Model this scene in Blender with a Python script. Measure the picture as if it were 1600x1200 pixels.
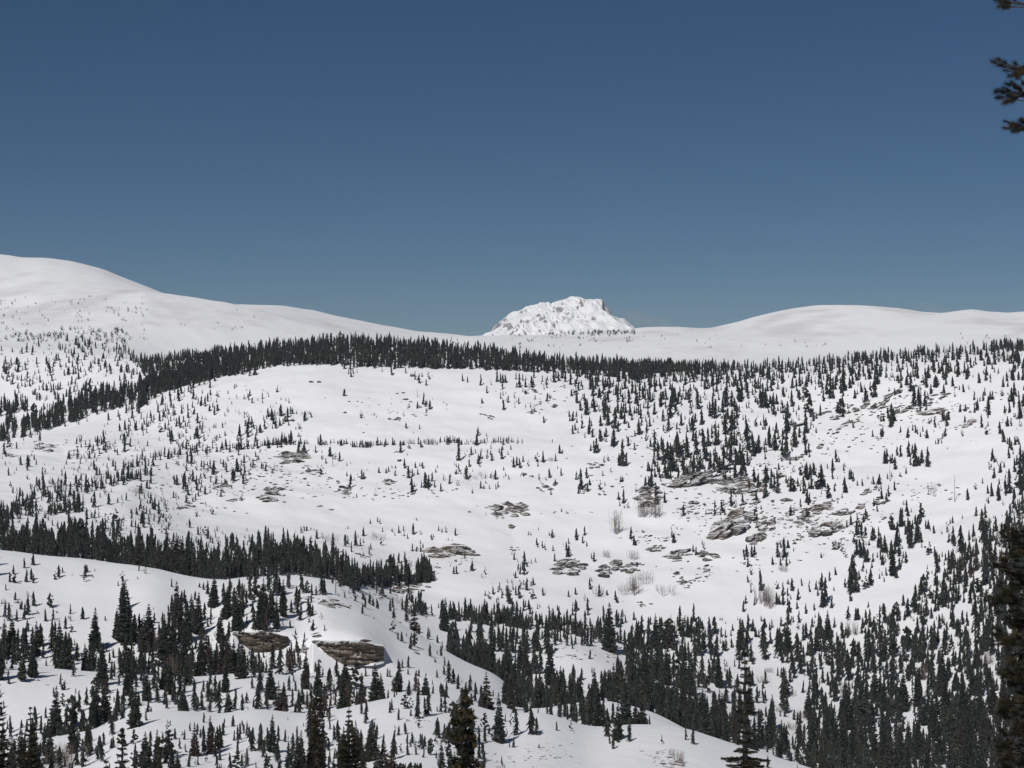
import bpy, bmesh, math, random
import numpy as np
from mathutils import Vector, Matrix

for o in list(bpy.data.objects):
    bpy.data.objects.remove(o)

# ------------------------------------------------------------------ camera
F = 2537.0                       # focal length in photograph pixels (1600 wide)
HOR = 640.0                      # row of the horizon
PITCH = math.atan((HOR - 600.0) / F)
scene = bpy.context.scene
COL = scene.collection
cam_data = bpy.data.cameras.new('camera')
cam_data.sensor_width = 36.0
cam_data.lens = 36.0 * F / 1600.0
cam_data.clip_start = 0.5
cam_data.clip_end = 20000.0
cam = bpy.data.objects.new('camera', cam_data)
cam.location = (0, 0, 0)
cam.rotation_euler = (math.pi / 2 + PITCH, 0, 0)
COL.objects.link(cam)
scene.camera = cam

# ------------------------------------------------------------------ light
SUN_EL = math.radians(46)
SUN_AZ = math.radians(206)       # clockwise from +Y (view direction): behind the camera, to the left
SUN_STRENGTH = 5.0
SKY_STRENGTH = 0.05
world = bpy.data.worlds.new('World')
scene.world = world
world.use_nodes = True
wn = world.node_tree.nodes
wl = world.node_tree.links
wn.clear()
sky = wn.new('ShaderNodeTexSky')
sky.sky_type = 'NISHITA'
sky.sun_disc = False
sky.sun_elevation = SUN_EL
sky.sun_rotation = SUN_AZ
sky.altitude = 3300
sky.air_density = 1.0
sky.dust_density = 0.3
sky.ozone_density = 2.5
hs = wn.new('ShaderNodeHueSaturation')
hs.inputs['Saturation'].default_value = 1.2
hs.inputs['Hue'].default_value = 0.4985
bg = wn.new('ShaderNodeBackground')
bg.inputs['Strength'].default_value = SKY_STRENGTH
wo = wn.new('ShaderNodeOutputWorld')
wl.new(sky.outputs[0], hs.inputs['Color'])
wl.new(hs.outputs[0], bg.inputs['Color'])
wl.new(bg.outputs[0], wo.inputs['Surface'])

sd = bpy.data.lights.new('sun', 'SUN')
sd.energy = SUN_STRENGTH
sd.angle = math.radians(0.55)
sd.color = (1.0, 0.975, 0.94)
so = bpy.data.objects.new('sun', sd)
sdir = Vector((math.sin(SUN_AZ) * math.cos(SUN_EL), math.cos(SUN_AZ) * math.cos(SUN_EL), math.sin(SUN_EL)))
so.rotation_euler = sdir.to_track_quat('Z', 'Y').to_euler()
so.location = sdir * 300
COL.objects.link(so)

scene.view_settings.view_transform = 'Standard'
scene.view_settings.look = 'None'
scene.view_settings.exposure = -0.55
scene.view_settings.gamma = 1.0
scene.view_settings.use_curve_mapping = False

# ------------------------------------------------------------------ noise
def _hash(ix, iy, seed):
    n = (ix.astype(np.int64) * 374761393 + iy.astype(np.int64) * 668265263 + seed * 982451653) & 0xFFFFFFFF
    n = ((n ^ (n >> 13)) * 1274126177) & 0xFFFFFFFF
    n = (n ^ (n >> 16)) & 0xFFFFFFFF
    return n / 4294967295.0

def vnoise(x, y, seed=0):
    x = np.asarray(x, float); y = np.asarray(y, float)
    ix = np.floor(x); iy = np.floor(y)
    fx = x - ix; fy = y - iy
    fx = fx * fx * (3 - 2 * fx); fy = fy * fy * (3 - 2 * fy)
    a = _hash(ix, iy, seed); b = _hash(ix + 1, iy, seed)
    c = _hash(ix, iy + 1, seed); d = _hash(ix + 1, iy + 1, seed)
    return (a + (b - a) * fx) * (1 - fy) + (c + (d - c) * fx) * fy - 0.5

def fbm(x, y, octv=4, seed=0):
    s = 0; amp = 1.0; f = 1.0
    for k in range(octv):
        s = s + amp * vnoise(x * f + 13.7 * k, y * f + 7.3 * k, seed + k)
        amp *= 0.5; f *= 2.03
    return s

# ------------------------------------------------------------------ materials
def new_mat(name):
    m = bpy.data.materials.new(name)
    m.use_nodes = True
    nt = m.node_tree
    for n in list(nt.nodes):
        nt.nodes.remove(n)
    out = nt.nodes.new('ShaderNodeOutputMaterial')
    bs = nt.nodes.new('ShaderNodeBsdfPrincipled')
    nt.links.new(bs.outputs[0], out.inputs['Surface'])
    return m, nt, bs

def N(nt, kind, **kw):
    n = nt.nodes.new(kind)
    for k, v in kw.items():
        if k in n.inputs:
            n.inputs[k].default_value = v
        else:
            setattr(n, k, v)
    return n

def ramp(nt, p0, p1, c0=(0, 0, 0, 1), c1=(1, 1, 1, 1)):
    r = nt.nodes.new('ShaderNodeValToRGB')
    r.color_ramp.elements[0].position = p0
    r.color_ramp.elements[1].position = p1
    r.color_ramp.elements[0].color = c0
    r.color_ramp.elements[1].color = c1
    return r

def mixc(nt, fac, a, b):
    m = nt.nodes.new('ShaderNodeMix')
    m.data_type = 'RGBA'
    L = nt.links
    for sock, v in ((m.inputs[0], fac), (m.inputs[6], a), (m.inputs[7], b)):
        if hasattr(v, 'is_output') or isinstance(v, bpy.types.NodeSocket):
            L.new(v, sock)
        else:
            sock.default_value = v
    return m.outputs[2]

SNOW = (0.81, 0.805, 0.81, 1)

def snow_material(name, patch_thr=(0.75, 0.95), patch_scale=0.004, tint=(0.45, 0.41, 0.37, 1), patch_amt=0.0,
                  rock_thr=None, rock_scale=0.02, stretch=(1, 1, 1)):
    m, nt, bs = new_mat(name)
    L = nt.links
    geo = nt.nodes.new('ShaderNodeNewGeometry')
    mp = N(nt, 'ShaderNodeMapping')
    mp.inputs['Scale'].default_value = stretch
    L.new(geo.outputs['Position'], mp.inputs['Vector'])
    n1 = N(nt, 'ShaderNodeTexNoise', Scale=0.03, Detail=6.0, Roughness=0.6)
    L.new(mp.outputs[0], n1.inputs['Vector'])
    r1 = ramp(nt, 0.3, 0.7, (0.955, 0.955, 0.96, 1), (1, 1, 1, 1))
    L.new(n1.outputs[0], r1.inputs[0])
    mul = nt.nodes.new('ShaderNodeMix'); mul.data_type = 'RGBA'; mul.blend_type = 'MULTIPLY'
    mul.inputs[0].default_value = 1.0
    mul.inputs[6].default_value = SNOW
    L.new(r1.outputs[0], mul.inputs[7])
    col = mul.outputs[2]
    if patch_amt > 0:
        n2 = N(nt, 'ShaderNodeTexNoise', Scale=patch_scale, Detail=9.0, Roughness=0.72)
        L.new(mp.outputs[0], n2.inputs['Vector'])
        r2 = ramp(nt, patch_thr[0], patch_thr[1], (0, 0, 0, 1), (patch_amt,) * 3 + (1,))
        at = nt.nodes.new('ShaderNodeAttribute'); at.attribute_name = 'bare'
        ba = nt.nodes.new('ShaderNodeMath'); ba.operation = 'MULTIPLY_ADD'; ba.inputs[1].default_value = 0.22
        L.new(at.outputs['Fac'], ba.inputs[0]); L.new(n2.outputs[0], ba.inputs[2])
        L.new(ba.outputs[0], r2.inputs[0])
        col = mixc(nt, r2.outputs[0], col, tint)
    if rock_thr:
        sep = nt.nodes.new('ShaderNodeSeparateXYZ')
        L.new(geo.outputs['Normal'], sep.inputs[0])
        n3 = N(nt, 'ShaderNodeTexNoise', Scale=rock_scale, Detail=8.0, Roughness=0.7)
        L.new(geo.outputs['Position'], n3.inputs['Vector'])
        ad = nt.nodes.new('ShaderNodeMath'); ad.operation = 'MULTIPLY_ADD'
        ad.inputs[1].default_value = 0.55
        L.new(n3.outputs[0], ad.inputs[0])
        L.new(sep.outputs[2], ad.inputs[2])
        r3 = ramp(nt, rock_thr[0], rock_thr[1], (1, 1, 1, 1), (0, 0, 0, 1))
        L.new(ad.outputs[0], r3.inputs[0])
        col = mixc(nt, r3.outputs[0], col, (0.28, 0.265, 0.255, 1))
    L.new(col, bs.inputs['Base Color'])
    bs.inputs['Roughness'].default_value = 0.75
    bs.inputs['Specular IOR Level'].default_value = 0.15
    nb = N(nt, 'ShaderNodeTexNoise', Scale=0.25, Detail=5.0, Roughness=0.55)
    L.new(mp.outputs[0], nb.inputs['Vector'])
    bp = N(nt, 'ShaderNodeBump', Strength=0.35, Distance=0.6)
    L.new(nb.outputs[0], bp.inputs['Height'])
    L.new(bp.outputs[0], bs.inputs['Normal'])
    return m

def rock_material(name, c_dark, c_mid, c_light, scale=0.5, snow=(0.86, 0.98)):
    m, nt, bs = new_mat(name)
    L = nt.links
    geo = nt.nodes.new('ShaderNodeNewGeometry')
    mp = N(nt, 'ShaderNodeMapping')
    mp.inputs['Rotation'].default_value = (0, math.radians(16), 0)
    mp.inputs['Scale'].default_value = (0.22, 0.3, 2.0)
    L.new(geo.outputs['Position'], mp.inputs['Vector'])
    n1 = N(nt, 'ShaderNodeTexNoise', Scale=scale, Detail=8.0, Roughness=0.65)
    L.new(mp.outputs[0], n1.inputs['Vector'])
    r = ramp(nt, 0.34, 0.70, c_dark, c_light)
    e = r.color_ramp.elements.new(0.5); e.color = c_mid
    L.new(n1.outputs[0], r.inputs[0])
    col = r.outputs[0]
    # cracks
    vo = N(nt, 'ShaderNodeTexVoronoi', Scale=scale * 0.9); vo.feature = 'DISTANCE_TO_EDGE'
    L.new(mp.outputs[0], vo.inputs['Vector'])
    rc = ramp(nt, 0.0, 0.07, (0.25, 0.25, 0.25, 1), (1, 1, 1, 1))
    L.new(vo.outputs[0], rc.inputs[0])
    mu = nt.nodes.new('ShaderNodeMix'); mu.data_type = 'RGBA'; mu.blend_type = 'MULTIPLY'; mu.inputs[0].default_value = 0.8
    L.new(col, mu.inputs[6]); L.new(rc.outputs[0], mu.inputs[7]); col = mu.outputs[2]
    nb = N(nt, 'ShaderNodeTexNoise', Scale=scale * 1.1, Detail=8.0, Roughness=0.72)
    mp2 = N(nt, 'ShaderNodeMapping')
    mp2.inputs['Rotation'].default_value = (0, math.radians(16), 0)
    mp2.inputs['Scale'].default_value = (0.35, 0.5, 1.6)
    L.new(geo.outputs['Position'], mp2.inputs['Vector']); L.new(mp2.outputs[0], nb.inputs['Vector'])
    bp = N(nt, 'ShaderNodeBump', Strength=1.0, Distance=1.2)
    L.new(n1.outputs[0], bp.inputs['Height'])
    # snow has caught on ledges and on the faces that look up
    sep = nt.nodes.new('ShaderNodeSeparateXYZ')
    L.new(bp.outputs[0], sep.inputs[0])
    ad = nt.nodes.new('ShaderNodeMath'); ad.operation = 'MULTIPLY_ADD'
    ad.inputs[1].default_value = 1.5
    L.new(nb.outputs[0], ad.inputs[0]); L.new(sep.outputs[2], ad.inputs[2])
    rs = ramp(nt, 0, 1, (0, 0, 0, 1), (1, 1, 1, 1))
    mr = nt.nodes.new('ShaderNodeMapRange')
    mr.inputs['From Min'].default_value = snow[0] + 0.25; mr.inputs['From Max'].default_value = snow[1] + 0.25
    L.new(ad.outputs[0], mr.inputs['Value'])
    L.new(mr.outputs[0], rs.inputs[0])
    col = mixc(nt, rs.outputs[0], col, SNOW)
    L.new(col, bs.inputs['Base Color'])
    L.new(bp.outputs[0], bs.inputs['Normal'])
    bs.inputs['Roughness'].default_value = 0.9
    bs.inputs['Specular IOR Level'].default_value = 0.2
    return m

def foliage_material(name, c0, c1, c2, frost=0.0, nscale=0.6):
    m, nt, bs = new_mat(name)
    L = nt.links
    geo = nt.nodes.new('ShaderNodeNewGeometry')
    at = nt.nodes.new('ShaderNodeAttribute'); at.attribute_name = 'tint'
    r = ramp(nt, 0.0, 1.0, c0, c2)
    e = r.color_ramp.elements.new(0.6); e.color = c1
    n1 = N(nt, 'ShaderNodeTexNoise', Scale=nscale, Detail=3.0)
    L.new(geo.outputs['Position'], n1.inputs['Vector'])
    ad = nt.nodes.new('ShaderNodeMath'); ad.operation = 'MULTIPLY_ADD'
    ad.inputs[1].default_value = 0.5; ad.use_clamp = True
    L.new(n1.outputs[0], ad.inputs[0]); L.new(at.outputs['Fac'], ad.inputs[2])
    L.new(ad.outputs[0], r.inputs[0])
    col = r.outputs[0]
    if frost:
        n2 = N(nt, 'ShaderNodeTexNoise', Scale=1.1, Detail=4.0, Roughness=0.7)
        L.new(geo.outputs['Position'], n2.inputs['Vector'])
        rf = ramp(nt, 0.57, 0.70, (0, 0, 0, 1), (frost,) * 3 + (1,))
        L.new(n2.outputs[0], rf.inputs[0])
        col = mixc(nt, rf.outputs[0], col, (0.5, 0.5, 0.52, 1))
    L.new(col, bs.inputs['Base Color'])
    bs.inputs['Roughness'].default_value = 0.8
    bs.inputs['Specular IOR Level'].default_value = 0.15
    return m

def bark_material(name, c0, c1, scale=3.0):
    m, nt, bs = new_mat(name)
    L = nt.links
    geo = nt.nodes.new('ShaderNodeNewGeometry')
    n1 = N(nt, 'ShaderNodeTexNoise', Scale=scale, Detail=5.0)
    L.new(geo.outputs['Position'], n1.inputs['Vector'])
    r = ramp(nt, 0.3, 0.7, c0, c1)
    L.new(n1.outputs[0], r.inputs[0])
    L.new(r.outputs[0], bs.inputs['Base Color'])
    bs.inputs['Roughness'].default_value = 0.9
    return m

M_SNOW = snow_material('snow_hillside', patch_amt=0.28, patch_thr=(0.60, 0.80), patch_scale=0.02, tint=(0.42, 0.38, 0.34, 1))
M_RIDGE = snow_material('windblown_snow', patch_amt=0.36, patch_thr=(0.53, 0.68), patch_scale=0.006, tint=(0.40, 0.36, 0.33, 1), stretch=(1, 0.6, 3.5))
M_PEAK = snow_material('peak_snow_and_rock', rock_thr=(0.81, 0.92), rock_scale=0.05)
M_ROCK = rock_material('grey_rock', (0.022, 0.020, 0.019, 1), (0.055, 0.049, 0.043, 1), (0.125, 0.108, 0.09, 1), 0.45, snow=(1.03, 1.14))
M_TAN = rock_material('tan_rock', (0.035, 0.029, 0.023, 1), (0.11, 0.087, 0.064, 1), (0.21, 0.165, 0.118, 1), 0.6, snow=(1.05, 1.18))
M_CLIFF = rock_material('tan_cliff_rock', (0.05, 0.041, 0.033, 1), (0.17, 0.135, 0.10, 1), (0.30, 0.24, 0.175, 1), 0.8, snow=(1.42, 1.56))
M_REDROCK = rock_material('reddish_rock', (0.07, 0.045, 0.04, 1), (0.16, 0.10, 0.085, 1), (0.26, 0.18, 0.15, 1), 0.9)
M_SPRUCE = foliage_material('spruce_foliage', (0.012, 0.015, 0.012, 1), (0.026, 0.029, 0.023, 1), (0.060, 0.036, 0.029, 1), frost=0.34)
M_PINE = foliage_material('pine_foliage', (0.015, 0.018, 0.014, 1), (0.030, 0.032, 0.024, 1), (0.07, 0.05, 0.032, 1), frost=0.18)
M_NEAR = foliage_material('near_needles', (0.006, 0.0075, 0.0045, 1), (0.020, 0.020, 0.011, 1), (0.085, 0.064, 0.028, 1), nscale=6.0)
M_BARK = bark_material('bark', (0.018, 0.015, 0.013, 1), (0.05, 0.042, 0.036, 1))
M_TWIG = bark_material('bare_twigs', (0.085, 0.064, 0.054, 1), (0.17, 0.135, 0.115, 1))

# ------------------------------------------------------------------ object helpers
def obj(name, me, parent=None, kind=None, label=None, category=None, group=None, loc=None):
    o = bpy.data.objects.new(name, me)
    COL.objects.link(o)
    if parent is not None: o.parent = parent
    if loc is not None: o.location = loc
    if kind: o['kind'] = kind
    if label: o['label'] = label
    if category: o['category'] = category
    if group: o['group'] = group
    return o

def mesh_np(name, V, Fc, mats, tint=None, smooth=False, midx=None):
    """V (n,3), Fc (m,3|4)"""
    me = bpy.data.meshes.new(name)
    V = np.asarray(V, dtype=np.float32); Fc = np.asarray(Fc, dtype=np.int32)
    k = Fc.shape[1]
    me.vertices.add(len(V)); me.vertices.foreach_set('co', V.ravel())
    me.loops.add(Fc.size); me.loops.foreach_set('vertex_index', Fc.ravel())
    me.polygons.add(len(Fc))
    me.polygons.foreach_set('loop_start', np.arange(0, Fc.size, k, dtype=np.int32))
    me.polygons.foreach_set('loop_total', np.full(len(Fc), k, dtype=np.int32))
    for m in mats: me.materials.append(m)
    if midx is not None: me.polygons.foreach_set('material_index', np.asarray(midx, dtype=np.int32))
    me.polygons.foreach_set('use_smooth', np.full(len(Fc), smooth, dtype=bool))
    if tint is not None:
        a = me.attributes.new('tint', 'FLOAT', 'POINT')
        a.data.foreach_set('value', np.asarray(tint, dtype=np.float32))
    me.update(calc_edges=True)
    me.validate()
    return me

# ------------------------------------------------------------------ terrain
CP, SP = math.cos(PITCH), math.sin(PITCH)
def tan_el(px, py):
    x = (np.asarray(px, float) - 800.0) / F
    y = (600.0 - np.asarray(py, float)) / F
    fw = CP - y * SP
    return (SP + y * CP) / np.hypot(x, fw)
def azim(px):
    return np.arctan((np.asarray(px, float) - 800.0) / F)

def pchip(X, Y, xq):
    """X (K,) Y (n,K) -> (n,q); monotone cubic."""
    h = np.diff(X); d = np.diff(Y, axis=1) / h
    n, K = Y.shape
    m = np.zeros_like(Y)
    w1 = 2 * h[1:] + h[:-1]; w2 = h[1:] + 2 * h[:-1]
    same = d[:, :-1] * d[:, 1:] > 0
    with np.errstate(divide='ignore', invalid='ignore'):
        mm = (w1 + w2) / (w1 / d[:, :-1] + w2 / d[:, 1:])
    m[:, 1:-1] = np.where(same, mm, 0)
    m[:, 0] = d[:, 0]; m[:, -1] = d[:, -1]
    i = np.clip(np.searchsorted(X, xq) - 1, 0, K - 2)
    t = (xq - X[i]) / h[i]
    h00 = 2 * t**3 - 3 * t**2 + 1; h10 = t**3 - 2 * t**2 + t
    h01 = -2 * t**3 + 3 * t**2; h11 = t**3 - t**2
    return h00 * Y[:, i] + h10 * h[i] * m[:, i] + h01 * Y[:, i + 1] + h11 * h[i] * m[:, i + 1]

def smooth1(a, k):
    if k < 2: return a
    ker = np.hanning(k + 2)[1:-1]; ker /= ker.sum()
    p = len(ker) // 2
    return np.convolve(np.pad(a, (p, len(ker) - 1 - p), mode='edge'), ker, mode='valid')

class Field:
    """A piece of ground sampled on a fan of bearings (columns) and distances."""
    def __init__(self, az, Ds, curves, noise=None, sm=7, soft=0):
        self.az = az; self.D = Ds
        pxs = 800 + F * np.tan(np.clip(az, -1.3, 1.3))
        X = np.array([c[0] for c in curves], float)
        T = []
        for D, pts in curves:
            if pts is None or isinstance(pts, (int, float)):
                T.append(np.full(len(az), float(pts) / D)); continue   # plain height in metres
            p = np.array(pts, float)
            v = np.interp(pxs, p[:, 0], p[:, 1])
            v = smooth1(v, sm)
            T.append(tan_el(np.clip(pxs, p[0, 0], p[-1, 0]), v))
        T = np.array(T).T
        t = pchip(np.log(X), T, np.log(Ds))
        self.X = np.sin(az)[:, None] * Ds[None, :]
        self.Y = np.cos(az)[:, None] * Ds[None, :]
        self.Z = t * Ds[None, :]
        if soft:                       # soften across bearings
            k = np.hanning(soft + 2)[1:-1]; k /= k.sum(); p = soft // 2
            W = np.clip((640 - Ds) / 60.0, 0, 1) * 0.85
            Zs = np.empty_like(self.Z); Zp = np.pad(self.Z, ((p, p), (0, 0)), mode='edge')
            Zs[:] = 0
            for q in range(soft): Zs += k[q] * Zp[q:q + len(az)]
            self.Z = self.Z * (1 - W) + Zs * W
        if noise is not None:
            self.Z = self.Z + noise(self.X, self.Y, pxs[:, None], Ds[None, :])
        self.T = self.Z / Ds[None, :]
        self.RM = np.maximum.accumulate(self.T, axis=1)
    def shoulder(self, px, py, w, rise):
        """a steep bank whose foot shows at (px, py)"""
        p, D0 = self.ground(px, py)
        pxs = (800 + F * np.tan(np.clip(self.az, -1.3, 1.3)))[:, None]
        D = self.D[None, :]
        t = np.clip((D - D0 - 1.0) / 11.0, 0, 1); up = t * t * (3 - 2 * t)
        t2 = np.clip((D - D0 - 16) / 70.0, 0, 1); dn = 1 - t2 * t2 * (3 - 2 * t2)
        self.Z = self.Z + rise * D0 / F * up * dn * np.exp(-np.abs((pxs - px) / w) ** 3.2)
        self.T = self.Z / self.D[None, :]; self.RM = np.maximum.accumulate(self.T, axis=1)
    def mesh(self, name, mat, closed=False, bare=None):
        n, q = self.Z.shape
        V = np.stack([self.X, self.Y, self.Z], -1).reshape(-1, 3)
        i = np.arange(n if closed else n - 1)[:, None]; j = np.arange(q - 1)[None, :]
        i2 = (i + 1) % n
        a = i * q + j; b = i2 * q + j
        Fc = np.stack([a, a + 1, b + 1, b], -1).reshape(-1, 4)   # set so normals look up
        Fc = Fc[:, ::-1]
        me = mesh_np(name, V, Fc, [mat], smooth=True)
        if bare:                       # where the wind has scoured the snow thin
            fw = V[:, 1] * CP + V[:, 2] * SP; up = -V[:, 1] * SP + V[:, 2] * CP
            px = 800 + F * V[:, 0] / fw; py = 600 - F * up / fw
            b = np.zeros(len(V))
            for cx, cy, wx, wy, tilt, a in bare:
                b = np.maximum(b, a * np.exp(-((px - cx) / wx) ** 2 - ((py - cy - (px - cx) * tilt) / wy) ** 2))
            at = me.attributes.new('bare', 'FLOAT', 'POINT'); at.data.foreach_set('value', b.astype(np.float32))
        return me
    def colpos(self, az):
        c = np.interp(az, self.az[self.i0:self.i1], np.arange(self.i0, self.i1))
        i = int(min(max(math.floor(c), 0), len(self.az) - 2))
        return i, c - i
    def hit(self, px, py):
        """index of distance where the sight line meets the ground, or None"""
        az = float(azim(px)); t = float(tan_el(px, py))
        i, f = self.colpos(az)
        rm = self.RM[i] if f < 0.5 else self.RM[i + 1]
        k = int(np.searchsorted(rm, t))
        if k >= len(self.D): return None
        return az, i, f, k
    def point(self, az, i, f, kf):
        k = int(min(max(math.floor(kf), 0), len(self.D) - 2)); g = kf - k
        z = (self.Z[i, k] * (1 - f) + self.Z[i + 1, k] * f) * (1 - g) + (self.Z[i, k + 1] * (1 - f) + self.Z[i + 1, k + 1] * f) * g
        D = self.D[k] * (1 - g) + self.D[k + 1] * g
        return Vector((math.sin(az) * D, math.cos(az) * D, float(z))), D
    def ground(self, px, py):
        h = self.hit(px, py)
        if h is None: return None
        az, i, f, k = h
        t = float(tan_el(px, py)); row = self.T[i] if f < 0.5 else self.T[i + 1]
        kf = float(k)
        if k > 0 and row[k] != row[k - 1]:
            kf = k - 1 + min(max((t - row[k - 1]) / (row[k] - row[k - 1]), 0), 1)
        return self.point(az, i, f, kf)
    def at(self, px, D):
        az = float(azim(px)); i, f = self.colpos(az)
        kf = float(np.interp(D, self.D, np.arange(len(self.D))))
        return self.point(az, i, f, kf)[0]

def proj(p):
    x, y, z = p
    fw = y * CP + z * SP; up = -y * SP + z * CP
    return 800 + F * x / fw, 600 - F * up / fw

v_az = azim(np.arange(-150, 1751, 3.0))
a0, a1 = v_az[0], v_az[-1]
side = np.linspace(a1, 2 * math.pi + a0, 74)[1:-1]
az_all = np.concatenate([v_az, side])
D_all = np.concatenate([[0.6, 2, 4], np.geomspace(6, 230, 44)[:-1], np.arange(230, 700, 2.6), np.arange(700, 1820, 3.4)])

crest1 = [(-400, 1200), (-200, 1175), (0, 1168), (100, 1152), (160, 1140), (205, 1119), (250, 1112), (300, 1113), (345, 1119), (400, 1108),
          (480, 1120), (540, 1110), (590, 1096), (640, 1088), (700, 1091), (750, 1108), (790, 1122), (840, 1120), (880, 1130), (915, 1139),
          (945, 1134), (985, 1132), (1050, 1143), (1100, 1151), (1150, 1166), (1200, 1180), (1270, 1202), (1400, 1250), (1700, 1310), (2200, 1330)]
crest2 = [(-400, 1030), (0, 1036), (70, 1046), (160, 1052), (300, 1060), (400, 1052), (520, 1062), (600, 1066), (700, 1070), (760, 1088),
          (800, 1106), (850, 1108), (900, 1098), (950, 1094), (1000, 1106), (1030, 1117), (1070, 1140), (1120, 1165), (1200, 1195), (1300, 1222), (1700, 1262), (2200, 1290)]
crestC = [(-400, 835), (0, 858), (60, 864), (130, 869), (200, 880), (260, 893), (320, 903), (390, 904), (450, 897), (510, 904), (545, 922), (600, 957),
          (650, 989), (700, 1020), (740, 1043), (775, 1053), (800, 1078), (815, 1098), (860, 1112), (950, 1118), (1070, 1150), (1200, 1180), (1400, 1205), (1700, 1225), (2200, 1250)]
def shift(c, d, x0=-1e9, x1=1e9, dd=0):
    return [(x, v + (d if x0 <= x <= x1 else dd)) for x, v in c]
valley = [(-400, 868), (0, 884), (130, 896), (320, 930), (450, 930), (545, 950), (600, 982), (650, 1012), (700, 1042), (760, 1068), (800, 1090), (900, 1098),
          (1000, 1103), (1100, 1130), (1200, 1160), (1300, 1180), (1500, 1190), (1700, 1185), (2200, 1200)]
low = [(-400, 820), (0, 834), (200, 852), (400, 876), (500, 888), (560, 906), (620, 940), (680, 955), (750, 962), (830, 978), (900, 990), (985, 1018),
       (1100, 1035), (1200, 1052), (1300, 1060), (1400, 1050), (1500, 1035), (1600, 1010), (1700, 990), (2200, 960)]
mid = [(-400, 755), (0, 766), (200, 770), (300, 800), (500, 815), (700, 822), (900, 845), (1100, 866), (1300, 880), (1450, 872), (1600, 835), (1700, 815), (2200, 790)]
bench = [(-400, 730), (0, 716), (150, 706), (300, 700), (420, 694), (600, 692), (820, 692), (1000, 700), (1200, 712), (1400, 716), (1600, 690), (2200, 650)]
rim = [(-400, 735), (0, 691), (60, 672), (110, 659), (180, 640), (240, 616), (300, 596), (360, 582), (430, 571), (500, 568), (600, 572),
       (700, 573), (800, 576), (900, 582), (1000, 592), (1100, 588), (1200, 582), (1300, 574), (1400, 564), (1500, 558), (1600, 552), (2200, 535)]
band = [(-400, 640), (0, 640), (100, 612), (170, 585), (230, 566), (300, 556), (400, 550), (500, 544), (600, 541), (700, 545), (800, 556), (900, 569),
        (1000, 576), (1100, 577), (1200, 573), (1300, 567), (1400, 558), (1500, 552), (1600, 548), (2200, 530)]
back = [(-400, 548), (0, 546), (120, 545), (200, 552), (260, 585), (400, 590), (800, 600), (1200, 610), (1600, 590), (2200, 570)]
end = [(-400, 534), (0, 532), (120, 532), (200, 545), (260, 610), (400, 640), (800, 660), (1200, 660), (1600, 640), (2200, 620)]

def bump(px, D, cx, cD, wx, wD, h):
    return h * np.exp(-((px - cx) / wx) ** 2 - ((D - cD) / wD) ** 2)

def main_noise(X, Y, px, D):
    amp = np.clip((D - 150) / 300, 0, 1)
    n = fbm(X / 90.0, Y / 60.0, 4, 3) * 1.3 * amp + fbm((X + Y * .5) / 16.0, (Y - X * .5) / 28.0, 3, 23) * 0.30 * amp
    a2 = np.clip((D - 780) / 250, 0, 1)
    n = n + fbm(X / 150.0, Y / 70.0, 5, 11) * 5.0 * a2 * np.clip((1800 - D) / 300, 0.2, 1)
    # ledges across the main slope
    n = n + (np.abs(fbm((X + 0.35 * Y) / 55.0, Y / 30.0, 4, 31)) - 0.2) * 2.6 * a2 * np.clip((1330 - D) / 120, 0, 1)
    n = n + bump(px, D, 905, 795, 75, 40, 5.0)
    n = n + bump(px, D, 700, 790, 90, 30, 2.0)
    n = n + bump(px, D, 240, 545, 40, 45, 2.0) + bump(px, D, 90, 560, 90, 30, -1.6)
    n = n + bump(px, D, 850, 290, 60, 40, .7) + bump(px, D, 945, 275, 50, 45, -.7) + bump(px, D, 1060, 290, 50, 30, 0.7)
    
    return n

ground = Field(az_all, D_all, [
    (0.6, -1.7), (4, -2.2), (14, -5.4), (60, -20.0), (150, -42.0),
    (235, shift(crest1, 85)), (300, crest1), (345, shift(crest1, 16, -400, 1000, 4)), (430, crest2), (470, shift(crest2, 4)),
    (525, [(x, 0.5 * np.interp(x, *zip(*crest2)) + 0.5 * v + 8) for x, v in crestC]), (600, crestC), (680, valley), (850, low), (1000, mid), (1150, bench), (1330, rim),
    (1500, band), (1640, back), (1820, end)], main_noise, sm=19, soft=33)
ground.i0, ground.i1 = 0, len(v_az)
ground.shoulder(538, 1036, 66, 30)
ground.shoulder(402, 1017, 54, 25)
obj('snowy_hillside', ground.mesh('snowy_hillside', M_SNOW, closed=True), kind='structure')

# left-hand ridge, smooth and treeless
sky_l = [(-500, 372), (-150, 385), (0, 398), (30, 402), (70, 403), (110, 408), (160, 420), (200, 436), (255, 456), (300, 466), (350, 474), (372, 473), (405, 473.5), (440, 475), (490, 483),
         (540, 495), (600, 508), (650, 517), (700, 522), (740, 527), (800, 545), (900, 580)]
near_l = [(-500, 560), (0, 492), (60, 474), (120, 464), (180, 456), (228, 452), (262, 457), (300, 463), (350, 471), (400, 481), (450, 494), (520, 512), (600, 534), (700, 560), (900, 620)]
az_l = azim(np.arange(-420, 901, 4.0))
left = Field(az_l, np.concatenate([np.arange(1700, 2300, 9.0), np.arange(2300, 3500, 18.0)]), [
    (1700, [(-500, 585), (0, 560), (200, 560), (300, 600), (900, 700)]), (1850, [(-500, 545), (0, 524), (200, 528), (300, 545), (500, 575), (900, 660)]),
    (2180, near_l), (2300, shift(near_l, 5)), (2950, sky_l), (3500, shift(sky_l, 60))],
    lambda X, Y, px, D: fbm(X / 260.0, Y / 260.0, 5, 5) * 6 + fbm((X + Y) / 60.0, (Y - X) / 160.0, 4, 15) * 1.2, sm=5)
left.i0, left.i1 = 0, len(az_l)
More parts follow.
